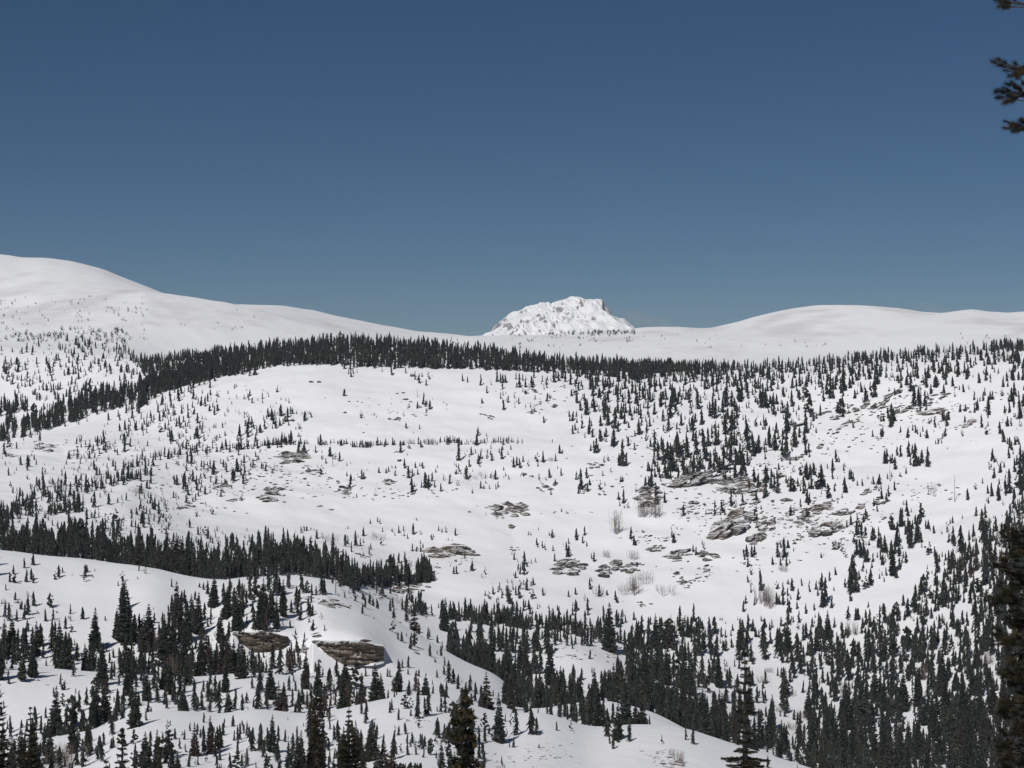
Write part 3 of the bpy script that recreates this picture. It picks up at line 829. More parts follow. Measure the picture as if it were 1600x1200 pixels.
last = {}
for it in range(150):
    cc = cell_cov()
    idx = np.argwhere(cc < cover - 0.02)
    if len(idx) < 12: break
    for (i, j) in idx:
        need = cover[i, j] - cc[i, j]
        if rng.random() > min(1.0, need * 3.5 + .2): continue
        x = j * 20 + rng.uniform(0, 20); yc = R0 + i * 20 + rng.uniform(0, 20)
        if cover[i, j] < .75 and (i, j) in last and rng.random() < .62:       # trees keep company
            x = last[(i, j)][0] + rng.gauss(0, 4.5); yc = last[(i, j)][1] + rng.gauss(0, 4)
        last[(i, j)] = (x, yc)
        # aim for a gap in the cover
        for k in range(4 if cover[i, j] > .6 else 1):
            ry = int((yc - 500) // 2); rx = int(x // 2)
            if 0 <= ry < 374 and 0 <= rx < 800 and RAST[ry, rx]:
                x = j * 20 + rng.uniform(0, 20); yc = R0 + i * 20 + rng.uniform(0, 20)
        D, hm, pp = typical(x, yc)
        sparse = cover[i, j] < .35
        s = hm * math.exp(rng.gauss(-.22 if sparse else -.05, .42 if (sparse or D > 850) else .46))
        if rng.random() < (.35 if sparse else .10): s *= .45
        s = min(s, hm * (1.3 if D > 1280 else 2.0))
        kind = 'p' if rng.random() < pp * (1.3 if sparse else .5) else 's'
        if kind == 'p': s *= .7
        h = s * F / D
        if cover[i, j] < .25: h = min(h, 13 + 8 * rng.random())
        elif cover[i, j] < .35: h = min(h, 28)
        # do not paint over cells that should stay open
        top = int((yc - h * .5 - R0) // 20); cx = min(79, max(0, int(x // 20)))
        if 0 <= top < 34 and top < i and cover[top, cx] < .06 and D < 1300: yc += (R0 + (top + 1) * 20) - (yc - h * .5) if h < 40 else 0
        yb = yc + h * .5
        bot = int((yb - R0) // 20)
        if i < bot < 34 and cover[bot, cx] < .05: 
            yb = min(yb, R0 + bot * 20 + 7)
            if h > 30 and rng.random() < .5: h *= .7
        if yb > 1215: yb = 1190 + rng.uniform(0, 40)
        red = None
        if (480 < x < 660 and 1030 < yc < 1110) or (430 < x < 510 and 1020 < yc < 1120) or (690 < x < 780 and 940 < yc < 985) or (1300 < x < 1340 and 1100 < yc < 1180) or (1490 < x < 1540 and 800 < yc < 900):
            if rng.random() < .28: red = .51 + .15 * rng.random()
        add_tree(x, yb, h, kind, w=h * (rng.uniform(.19, .29) if cover[i, j] > .5 else rng.uniform(.22, .36)) if kind == 's' else h * rng.uniform(.5, .8), tint=red)

# beyond the picture's sides the woods go on
for k in range(900):
    x = rng.choice([rng.uniform(-130, -4), rng.uniform(1604, 1730)])
    D = rng.uniform(480, 1490)
    if vnoise(x / 30, D / 60, 77) < -.02: continue
    p = ground.at(x, D); q = proj(p)
    H = rng.uniform(5, 12)
    TREES.append(dict(p=p, D=D, H=H, px=q[0], py=q[1], h=H * F / D, kind='s', w=H * F / D * .26, tint=None, fixed=False, out=True))

# stunted trees and scrub on the high ridges
SCRUB = []
def scrub(field, x0, x1, y0, y1, n, hp, thr=0.0, seed=1):
    r = random.Random(seed)
    for k in range(n):
        x, y = r.uniform(x0, x1), r.uniform(y0, y1)
        if vnoise(x / 14, y / 5, seed) < thr: continue
        g = field.ground(x, y)
        if g is None: continue
        p, D = g
        SCRUB.append((p, r.uniform(.6, 1.3) * hp * D / F))
scrub(left, 0, 230, 462, 532, 420, 3.6, .10, 3)
scrub(left, 100, 400, 480, 520, 90, 3, .2, 4)
scrub(left, 0, 200, 515, 545, 300, 6, .0, 5)
scrub(right, 840, 992, 518, 524, 160, 4.5, -.2, 6)
scrub(right, 800, 990, 524, 545, 240, 3.6, .08, 7)
scrub(right, 1000, 1300, 520, 545, 120, 3, .15, 8)
scrub(right, 1500, 1600, 520, 545, 60, 3, .1, 9)

print('TREES', len(TREES), 'scrub', len(SCRUB), 'its', it, 'deficit', float(np.clip(cover - cell_cov(), 0, 1)[:4].mean()), float(np.clip(cover - cell_cov(), 0, 1).mean()))

# ------------------------------------------------------------------ words that say which one
ORD = ['first', 'second', 'third', 'fourth', 'fifth', 'sixth', 'seventh', 'eighth', 'ninth', 'tenth', 'eleventh', 'twelfth', 'thirteenth', 'fourteenth', 'fifteenth',
       'sixteenth', 'seventeenth', 'eighteenth', 'nineteenth', 'twentieth']
PLACES = [(30, 960, 'on the open snow at the far left'), (100, 885, 'on top of the left snow dome'), (55, 1010, 'in the row at the far left edge'), (110, 1030, 'in the clump below the left dome'),
          (200, 990, 'around the tallest spire on the left dome'), (280, 960, 'on the right shoulder of the left dome'), (250, 1040, 'in the thick wood at lower left'), (330, 1050, 'just below the left tan outcrop'),
          (90, 1120, 'on the lowest left snow slope'), (160, 1130, 'beside the lowest left hollow'), (230, 1170, 'on the bottom left foreground hump'), (340, 1110, 'along the snowy step at lower left'),
          (340, 1175, 'at the bottom edge left of centre'), (430, 970, 'above the two tan cliffs'), (400, 1080, 'between the hump and the tan cliffs'), (470, 1040, 'in front of the small middle cliff'),
          (560, 1070, 'under the large tan cliff'), (480, 1130, 'on the snow left of the round-headed pine'), (440, 1180, 'at the bottom below the left hump'), (600, 1160, 'in the bottom clump right of the thin spire'),
          (650, 1060, 'on the slope right of the large tan cliff'), (660, 1110, 'on the crest of the middle foreground hump'), (690, 1170, 'on the lower middle snow near the golden pine'), (770, 1130, 'right of the golden pine'),
          (760, 1070, 'at the foot of the long curved dome edge'), (720, 1010, 'behind the long curved dome edge'), (850, 1070, 'in the dark wood right of the curved edge'), (800, 1010, 'left of the round snow knoll'),
          (900, 1010, 'on the round snow knoll'), (930, 1090, 'below the round snow knoll'), (960, 1040, 'in the dense wood in the valley centre'), (1040, 1000, 'at the top of the valley centre wood'),
          (1040, 1080, 'in the lower valley centre wood'), (1110, 1060, 'right of the valley centre wood'), (1110, 1130, 'beside the bottom right spur'), (900, 1150, 'on the bottom middle snow crest'),
          (1180, 1010, 'on the open foot of the big slope'), (1200, 1100, 'right of the whorled foreground fir'), (1260, 1000, 'at the left end of the right-hand wood'), (1280, 1100, 'on the left flank of the right-hand wood'),
          (1370, 1000, 'at the top of the right-hand wood'), (1350, 1100, 'in the middle of the right-hand wood'), (1440, 1050, 'in the upper gully on the right'), (1440, 1150, 'at the bottom of the right-hand wood'),
          (1500, 960, 'in the wood climbing the right edge'), (1540, 1120, 'at the lower right corner by the near pine'), (1330, 900, 'on the clear slope at right'), (1480, 860, 'where the right-hand wood climbs the slope'),
          (1250, 800, 'among the right-hand ledges'), (1400, 700, 'on the open upper right slope'), (1150, 700, 'above the striped ledges'), (950, 800, 'in the open middle bowl'), (950, 920, 'below the grey striped outcrop'),
          (650, 720, 'under the middle bench tree line'), (520, 840, 'on the lower middle slope'), (700, 870, 'near the brown-faced crag'), (300, 740, 'on the rough slope at left'), (600, 620, 'on the smooth upper bowl'),
          (150, 830, 'in the dark wood behind the left dome'), (350, 870, 'in the wood behind the dome crest'), (560, 890, 'in the woods behind the dome shoulder'), (700, 960, 'in the level wood at centre'), (500, 920, 'on the dome shoulder')]
def place_of(x, y):
    return min(range(len(PLACES)), key=lambda i: (PLACES[i][0] - x) ** 2 + 1.6 * (PLACES[i][1] - y) ** 2)

# ------------------------------------------------------------------ trees as objects
vis = [t for t in TREES if not t.get('out') and -5 < t['px'] < 1605 and t['py'] - t['h'] < 1195]
sp = sorted([t for t in vis if t['kind'] == 's'], key=lambda t: -t['h'])
pn = sorted([t for t in vis if t['kind'] == 'p'], key=lambda t: -t['h'])
# clear, stand-alone ones count as shown larger
def key(t): return -(t['h'] * (1.12 if t['fixed'] else 1.0))
sp.sort(key=key); pn.sort(key=key)
IND_S = sp[:300]; IND_P = pn[:150]
chosen = set(id(t) for t in IND_S + IND_P)
rest = [t for t in TREES if id(t) not in chosen]

proto = {}
def tree_object(t, name, crown, base_name, label, group):
    o = bpy.data.objects.new(name, None); COL.objects.link(o)
    o.empty_display_size = .5
    o.location = t['p']; o.rotation_euler = (rng.uniform(-.03, .03), rng.uniform(-.03, .03), rng.uniform(0, 6.28))
    s = t['H']
    rr = t['wr']
    o['label'] = label; o['category'] = 'tree'; o['group'] = group
    c = bpy.data.objects.new('crown', crown); COL.objects.link(c); c.parent = o; c.scale = (s * rr, s * rr, s)
    k = bpy.data.objects.new('trunk', M_TR); COL.objects.link(k); k.parent = o; k.scale = (s, s, s)
    return o

def label_trees(lst, noun, name, group, meshes, radii):
    byp = {}
    for t in lst: byp.setdefault(place_of(t['px'], t['py'] - t['h'] * .4), []).append(t)
    for pi, g in byp.items():
        g.sort(key=lambda t: t['px'])
        hs = sorted(t['h'] for t in g)
        for n, t in enumerate(g):
            lone = all(abs(t['px'] - u['px']) > t['w'] or abs(t['py'] - u['py']) > t['h'] * .6 for u in g if u is not t)
            size = 'tall' if t['h'] > hs[int(len(hs) * .66)] - .01 else ('mid-sized' if t['h'] > hs[len(hs) // 3] - .01 else 'small')
            shape = 'narrow' if t['w'] < .26 * t['h'] else ('broad' if t['w'] > .33 * t['h'] else 'pointed')
            if noun != 'spruce': shape = 'bushy' if t['w'] > .6 * t['h'] else 'round-headed'
            tone = 'rusty brown' if (t['tint'] or 0) > .5 else 'dark green'
            if len(g) == 1: lab = f'{size} {shape} {noun} {PLACES[pi][2]}'
            else:
                m = n if n < len(g) / 2 else len(g) - 1 - n
                sidew = 'left' if n < len(g) / 2 else 'right'
                if len(g) % 2 and n == len(g) // 2 and len(g) > 3: od = 'halfway along those'
                else: od = ORD[min(m, 19)] + ' from the ' + sidew if m else sidew + 'most'
                lab = f'{size} {shape} {noun}, {od}, {PLACES[pi][2]}' if tone == 'dark green' else f'{size} {tone} {noun}, {od}, {PLACES[pi][2]}'
            if len(lab.split()) > 16: lab = lab.split(' ', 1)[1]
            if len(lab.split()) > 16: lab = lab.split(' ', 1)[1]
            i = rng.randrange(len(meshes))
            if noun == 'spruce':
                want = t['w'] / t['h'] / 2 * 1.25
                i = min(range(len(meshes)), key=lambda q: abs(radii[q] - want) + rng.random() * .05)
                t['wr'] = min(max(want / radii[i], .7), 1.35)
            else:
                t['wr'] = min(max(t['w'] / t['h'] / 2 / radii[i] * 1.15, .7), 1.4)
            mesh = meshes[i]
            if tone != 'dark green': mesh = rng.choice(MEDRED)
            tree_object(t, name, mesh, name, lab, group)
label_trees(IND_S, 'spruce', 'spruce_tree', 'dark spruces standing on the snow', MED, [.15, .19, .24, .17, .21, .27, .13, .20])
label_trees(IND_P, 'pine', 'pine_tree', 'rounded pines scattered on the snow', MEDP, [.30, .38, .44, .34])

def forest(name, items, lib_of, mat, label):
    Vs, Fs, Ts = [], [], []; off = 0
    for t in items:
        V, Fc = lib_of(t)
        a = rng.uniform(0, 6.28); ca, sa = math.cos(a), math.sin(a)
        s = t['H']; w = s * t.get('wr', 1)
        x = (V[:, 0] * ca - V[:, 1] * sa) * w; y = (V[:, 0] * sa + V[:, 1] * ca) * w; z = V[:, 2] * s
        x = x + z * rng.gauss(0, .03)
        p = t['p']
        Vs.append(np.stack([x + p[0], y + p[1], z + p[2]], -1)); Fs.append(Fc + off); off += len(V)
        Ts.append(np.full(len(V), t['tint'] if t['tint'] else rng.uniform(-.15, .45)))
    V = np.concatenate(Vs); Fc = np.concatenate(Fs)
    me = mesh_np(name, V, Fc, [mat], tint=np.concatenate(Ts))
    o = obj(name, me, kind='stuff'); o['label'] = label
    print(name, len(items), 'trees', len(Fc), 'tris')
    return o
def lib_s(t):
    lib = FAR2 if t['h'] > 26 else FAR
    R = [.13, .16, .20, .17, .12, .24] if t['h'] <= 26 else [.13, .16, .20, .15, .18, .24]
    want = t['w'] / t['h'] / 2 * 1.2
    i = min(range(len(lib)), key=lambda q: abs(R[q % 6] - want) + rng.random() * .06)
    t['wr'] = min(max(want / R[i % 6], .75), 1.3)
    return lib[i]
def lib_p(t):
    t['wr'] = min(max(t['w'] / t['h'] / 2 / .35 * 1.1, .6), 1.3)
    return FARP[rng.randrange(4)]
forest('spruce_forest', [t for t in rest if t['kind'] == 's'], lib_s, M_SPRUCE, 'dark conifer forest spread over the hillside')
forest('pine_scrub', [t for t in rest if t['kind'] == 'p'] , lib_p, M_PINE, 'small rounded pines dotted over the snowy slope')
forest('ridge_scrub', [dict(p=p, H=H, tint=.2, kind='p', h=5, w=4) for p, H in SCRUB], lambda t: (t.__setitem__('wr', 1.3), FARP[rng.randrange(4)])[1], M_PINE, 'stunted trees and scrub on the high ridges')

# ------------------------------------------------------------------ rock
def hull(name, pts, mat):
    bm = bmesh.new()
    for p in pts: bm.verts.new(p)
    r = bmesh.ops.convex_hull(bm, input=bm.verts)
    junk = [e for e in r['geom_interior'] if isinstance(e, bmesh.types.BMVert)] + [e for e in r['geom_unused'] if isinstance(e, bmesh.types.BMVert)]
    bmesh.ops.delete(bm, geom=list(set(junk)), context='VERTS')
    bmesh.ops.recalc_face_normals(bm, faces=bm.faces)
    me = bpy.data.meshes.new(name); bm.to_mesh(me); bm.free()
    me.materials.append(mat)
    return me
def slab_points(r, n=22):
    """an angular bed of rock, about 2 x 1 x 1, blunt at the front and wedge-shaped at its ends"""
    P = []
    for k in range(n):
        x = r.uniform(-1, 1); lim = 1 - abs(x) ** 2.2 * .75
        P.append((x, r.choice([-1, 1]) * .5 * lim * r.uniform(.75, 1.1), r.choice([-1, 1]) * .5 * lim * r.uniform(.7, 1.1) * (1 - .3 * max(x, 0))))
    return P
SLABS = {}
for key_, mat in (('grey', M_ROCK), ('tan', M_TAN), ('red', M_REDROCK)):
    SLABS[key_] = [hull('rock_slab_mesh', slab_points(random.Random(700 + i)), mat) for i in range(9)]

def slab_matrix(x, y, L, th, dip, r, depth=None, lift=.0):
    g = ground.ground(x, y)
    if g is None: return None
    p, D = g
    s = D / F
    az = math.atan2(p[0], p[1])
    M = Matrix.Translation(p + Vector((0, 0, lift * th * s))) @ Matrix.Rotation(-az + r.uniform(-.25, .25), 4, 'Z') @ Matrix.Rotation(-math.radians(dip) + r.uniform(-.12, .12), 4, 'Y') @ Matrix.Rotation(math.radians(r.uniform(-14, 4)), 4, 'X')
    dp = depth or max(th * 1.6, L * .35)
    return M @ Matrix.Diagonal((L * .5 * s, dp * s, th * s, 1)), D

# x, y, width, height, dip (rising to the right is +), slabs, colour, words
OUT = [
 (797,797,62,32,-6,15,'grey','broad brown-faced crag alone in the open middle bowl'), (800,824,14,8,0,2,'tan','small brown rock just below the middle bowl crag'),
 (704,864,80,26,0,17,'tan','wide low crag on the lower middle slope'), (535,768,34,24,0,9,'grey','dark rounded crag under a thin spruce on the middle slope'),
 (422,773,50,22,12,13,'grey','broken grey crag on the middle-left slope'), (490,737,26,12,20,6,'grey','small ledges under the left end of the bench'),
 (450,716,60,20,0,12,'grey','speckled rocks beneath the left part of the bench'), (605,752,30,12,-14,6,'grey','thin grey ledges right of the dark rounded crag'),
 (645,770,22,8,25,3,'grey','slanting ledge below a pair of spruces on the middle slope'), (677,768,18,10,-30,4,'grey','short ledge running down to the right on the middle slope'),
 (823,744,24,12,-22,5,'grey','narrow dark ledge on the right part of the middle slope'), (851,762,24,16,-10,6,'grey','notched rock beneath three little spruces'),
 (868,757,10,8,0,2,'grey','small bowl-shaped rock beside the notched rock'), (914,765,22,12,25,5,'tan','ledge rising right, at the foot of a lone spruce'),
 (940,768,16,18,-32,5,'grey','ledge falling right, beside the lone spruce'), (925,727,36,10,8,6,'grey','thin ledges above the lone tall spruce'),
 (888,886,60,28,17,15,'grey','left lobe of the striped grey outcrop low on the slope'), (950,888,50,28,20,13,'grey','middle lobe of the striped grey outcrop low on the slope'),
 (986,887,36,20,8,9,'grey','right lobe of the striped grey outcrop low on the slope'), (1019,859,38,14,16,7,'grey','slanting ledge up and right of the striped outcrop'),
 (1058,868,56,18,12,10,'grey','long ledge left of the round knob'), (1108,868,38,18,0,8,'grey','round-ended rock knob at the right end of the long ledge'),
 (1094,893,26,22,30,4,'tan','big pale boulder below the rock knob'), (1055,897,16,7,10,2,'grey','flat rock left of the big pale boulder'), (1070,911,26,16,-20,7,'grey','broken rocks trailing below the big boulder'),
 (1000,944,18,12,-10,5,'grey','small rock heap low on the bare slope'), (1017,944,8,4,0,1,'grey','little rock beside the small rock heap'), (1012,776,44,40,6,20,'grey','steep broken crag above the bare aspens'),
 (1090,748,112,22,13,22,'grey','long striped ledge rising to the right across the slope'), (1150,758,76,24,0,14,'grey','ledges under the clump of spruces right of the long striped ledge'),
 (1182,764,30,22,20,6,'tan','tan buttress at the right end of the ledges'), (1075,790,36,12,15,5,'grey','small stepped ledges below the long striped ledge'), (1140,822,80,36,24,24,'tan','great striped slab field left half, mid right slope'),
 (1190,832,50,34,30,14,'tan','right half of the great striped slab field'), (1238,718,40,12,4,6,'tan','low tan ledge above the right-hand ledges'), (1281,697,15,9,22,2,'tan','single tan block on the snow left of the open slope'),
 (1228,781,22,9,5,2,'tan','smooth tan boulder among small spruces'), (1272,797,56,18,16,9,'tan','broad tan face in the right-hand ledges'), (1325,797,52,20,20,9,'tan','second broad tan face, right of the first'),
 (1248,812,40,20,18,10,'grey','dark broken rock left below the tan faces'), (1290,826,60,24,26,14,'grey','shattered ledges beneath the two tan faces'), (1311,848,30,18,30,4,'tan','large pale block at the foot of the shattered ledges'),
 (1247,842,24,13,30,4,'tan','small pale block left of the large pale block'), (1388,807,30,12,32,3,'tan','tilted tan slab beside a line of spruces'), (1356,768,28,16,34,5,'tan','stacked ledges at the upper end of the tan faces'),
 (1375,783,26,14,14,6,'grey','dark ledge right of the stacked ledges'), (1342,637,32,14,30,5,'tan','tan leaf-shaped rock near the top of the right slope'), (1377,633,34,14,18,7,'grey','dark ledges beside the tan leaf-shaped rock'),
 (1428,604,14,8,10,2,'grey','small rock high under the rim trees at right'), (1464,643,56,10,8,5,'tan','flat tan ledge high on the right slope'), (1466,619,36,10,15,5,'tan','upper tan ledge high on the right slope'),
 (1446,632,24,8,15,4,'grey','dark ledge between the two high tan ledges'), (1512,661,30,16,32,6,'red','reddish brown slope rock high at right'), (1516,634,26,8,28,4,'grey','thin ledges above the reddish rock'), (1538,640,12,10,10,3,'grey','small ledges right of the thin ledges'),
 (1273,648,20,10,20,4,'tan','small tan rock at a spruce foot high on the right'), (1240,664,40,10,18,6,'grey','ledges at the top of the spruce slope'), (1302,673,22,12,25,4,'tan','tan block above the open right slope'), (1310,650,40,8,20,5,'grey','thin slanting ledges above the tan block'),
 (487,597,11,5,0,2,'grey','left of two small rocks high in the smooth bowl'), (498,597,8,4,0,2,'grey','right of two small rocks high in the smooth bowl'), (650,590,20,10,-20,5,'grey','rocks just below the rim forest'),
 (657,635,20,6,0,3,'grey','dark rock at the foot of a spruce high in the bowl'), (632,623,16,6,0,2,'grey','small flat rocks left of the high spruce'), (618,656,26,8,5,4,'grey','row of small rocks above the bench'), (455,656,26,6,4,3,'grey','flat dark rocks beside a spruce pair, upper left of bowl'),
 (866,634,11,9,15,2,'grey','angular boulder below the rim at centre'), (852,655,9,5,0,1,'grey','small boulder below the angular boulder'), (832,644,22,5,-8,4,'grey','row of low rocks below the rim at centre'), (830,612,30,8,-5,5,'grey','speckled rocks under the rim trees at centre'),
 (765,651,30,8,-28,5,'grey','trail of little rocks in the upper bowl'), (1055,700,46,10,14,7,'grey','dark ledge above the spruce clump'), (620,707,18,6,10,3,'grey','small ledges under the bench, centre'), (624,720,10,6,15,1,'tan','square tan boulder beside a small spruce'),
 (72,700,36,16,-15,10,'grey','rubble on the clear patch at far left'), (24,712,24,8,-5,4,'grey','low rocks at the far left edge'), (290,790,40,8,12,7,'grey','low ledges in the scrub at left'), (345,760,30,10,10,6,'grey','small ledges among pines at left'),
 (370,780,40,6,4,5,'grey','dotted rocks left of the broken crag'), (498,791,14,5,0,2,'grey','left small rock on the open snow below the crags'), (519,796,13,5,0,2,'grey','right small rock on the open snow below the crags'),
 (628,922,60,14,-4,11,'tan','tan rock wall in front of the level wood'), (640,912,40,12,0,7,'grey','grey ledges above the tan rock wall'), (667,916,17,12,10,2,'grey','round boulder right of the tan rock wall'), (590,932,36,10,0,6,'tan','low tan rocks at the dome edge'),
 (658,921,10,10,-40,2,'grey','narrow rock left of the round boulder'), (620,969,26,9,-18,4,'tan','small tan rock behind the dome edge'), (803,858,20,10,15,5,'grey','dark rock on the snow right of the wide crag'), (729,893,13,6,-5,3,'grey','small rock beside a spruce below the wide crag'),
 (685,887,16,4,-14,2,'grey','thin rock below the wide crag'), (575,868,34,6,-16,4,'grey','thin ledges on the snow above the woods'), (650,1020,13,6,-18,2,'grey','lone dark rock on the large snow dome'), (583,965,5,2,0,1,'grey','tiny rock on the large snow dome'),
 (521,943,54,15,-10,14,'tan','dark-topped ledge on the dome shoulder above the cliffs'), (487,935,26,8,-8,5,'grey','ledges at the left end of the shoulder'), (476,941,18,4,0,2,'grey','thin flat rock left of the shoulder ledge'),
 (518,1121,16,7,12,2,'red','reddish rock on the lower snow left of the thin spire'), (664,1126,26,6,2,4,'red','flat reddish rocks on the middle foreground hump'), (638,1126,14,4,-10,2,'red','thin reddish rock left of the flat ones'),
 (760,1092,40,6,4,4,'red','reddish ledge at the foot of the curved edge'), (860,1014,20,8,0,4,'grey','dark rock on the left of the round snow knoll'), (888,1025,26,7,0,4,'red','reddish rock on the middle of the round snow knoll'),
 (955,1024,22,12,-10,7,'grey','rubble at the right edge of the round snow knoll'), (1045,1192,42,18,0,12,'red','reddish rubble patch on the bottom right spur'), (10,945,28,8,-4,3,'red','dark red rock ledge at the left edge'), (28,941,12,5,15,1,'red','small dark red rock beside the left edge ledge'),
 (77,1070,14,5,5,2,'grey','small dark rock on the lower left snow'), (60,1063,10,4,-12,2,'grey','tiny ledges left of the small dark rock'), (140,1196,20,4,4,2,'red','thin reddish rock on the bottom left snow'), (253,1144,10,3,0,1,'grey','thin rock on the foreground hump'), (303,1143,8,4,10,1,'red','small reddish rock on the foreground hump'),
 (130,901,16,6,10,5,'grey','little rocks on top of the left dome'), (196,908,12,4,-10,2,'grey','low rock beside a bushy pine on the dome'), (88,969,8,3,0,1,'grey','small rock on the left dome snow'), (1206,746,40,9,16,5,'grey','slim ledge between the buttress and the low tan ledge'), (1172,786,44,12,20,6,'grey','slanting ledges between the striped ledge and the slab field'), (1214,764,30,8,14,4,'grey','thin ledge under a row of spruces on the right slope'),
 (1236,802,26,12,18,5,'tan','small tan ledges left of the broad tan face'), (1346,816,30,12,22,5,'grey','ledges right of the second tan face'), (1410,641,44,9,18,6,'grey','long thin ledge left of the high flat tan ledge'), (1392,617,50,9,24,6,'grey','slanting ledge near the rim at right'),
 (1118,736,30,8,10,4,'grey','small ledge in the spruce clump above the striped ledge'), (1062,717,28,8,12,4,'grey','small ledge left of the spruce clump'), (1300,641,34,8,18,5,'grey','thin ledge high on the spruce slope at right'), (1256,707,30,8,14,4,'grey','thin ledge above the single tan block'),
 (1330,660,40,8,16,5,'grey','scattered ledges below the tan leaf-shaped rock'), (1186,812,30,10,22,4,'tan','upper edge of the slab field, right side'), (1340,842,26,10,20,4,'grey','low ledge right of the large pale block'), (1110,800,30,8,18,4,'grey','small ledge above the slab field, left side'), (480,990,0,0,0,0,'x','')]

def outcrop(x, y, w, h, dip, n, colr, words, seed):
    r = random.Random(seed)
    if x > 980 and dip > 5: dip = dip * 1.2 + 4
    g = ground.ground(x, y + h * .3)
    if g is None: return
    base, D = g
    root = bpy.data.objects.new('rock_outcrop', None); COL.objects.link(root)
    root.location = base; root.empty_display_size = 1
    root['label'] = words; root['category'] = 'rock'; root['group'] = 'rock outcrops on the snowy slopes'
    inv = Matrix.Translation(-Vector(base))
    n = int(n * 1.5) if n > 3 else n
    for k in range(n):
        a = r.uniform(0, 6.283); q = math.sqrt(r.random()) * .42
        if n <= 2: q *= .35
        dx = math.cos(a) * q * w; dy = math.sin(a) * q * h
        L = min(w, max(6, w * r.uniform(.24, .55))) if n > 2 else w * r.uniform(.7, 1)
        th = max(1.6, min(h * r.uniform(.22, .5), L * .45)) if n > 2 else h * r.uniform(.75, 1.0)
        yy = y + dy - math.tan(math.radians(dip)) * dx * .6
        m = slab_matrix(x + dx, yy, L, th, dip + r.uniform(-7, 7), r, lift=r.uniform(-.4, .15))
        if m is None: continue
        M, D2 = m
        if abs(D2 - D) > 130: continue
        ck = colr
        if colr == 'grey' and r.random() < .18: ck = 'tan'
        if colr == 'tan' and r.random() < .35: ck = 'grey'
        s = bpy.data.objects.new('rock_slab', r.choice(SLABS[ck])); COL.objects.link(s)
        s.parent = root; s.matrix_local = inv @ M
    return root
for i, o_ in enumerate(OUT):
    if o_[6] == 'x': continue
    outcrop(*o_, seed=900 + i)

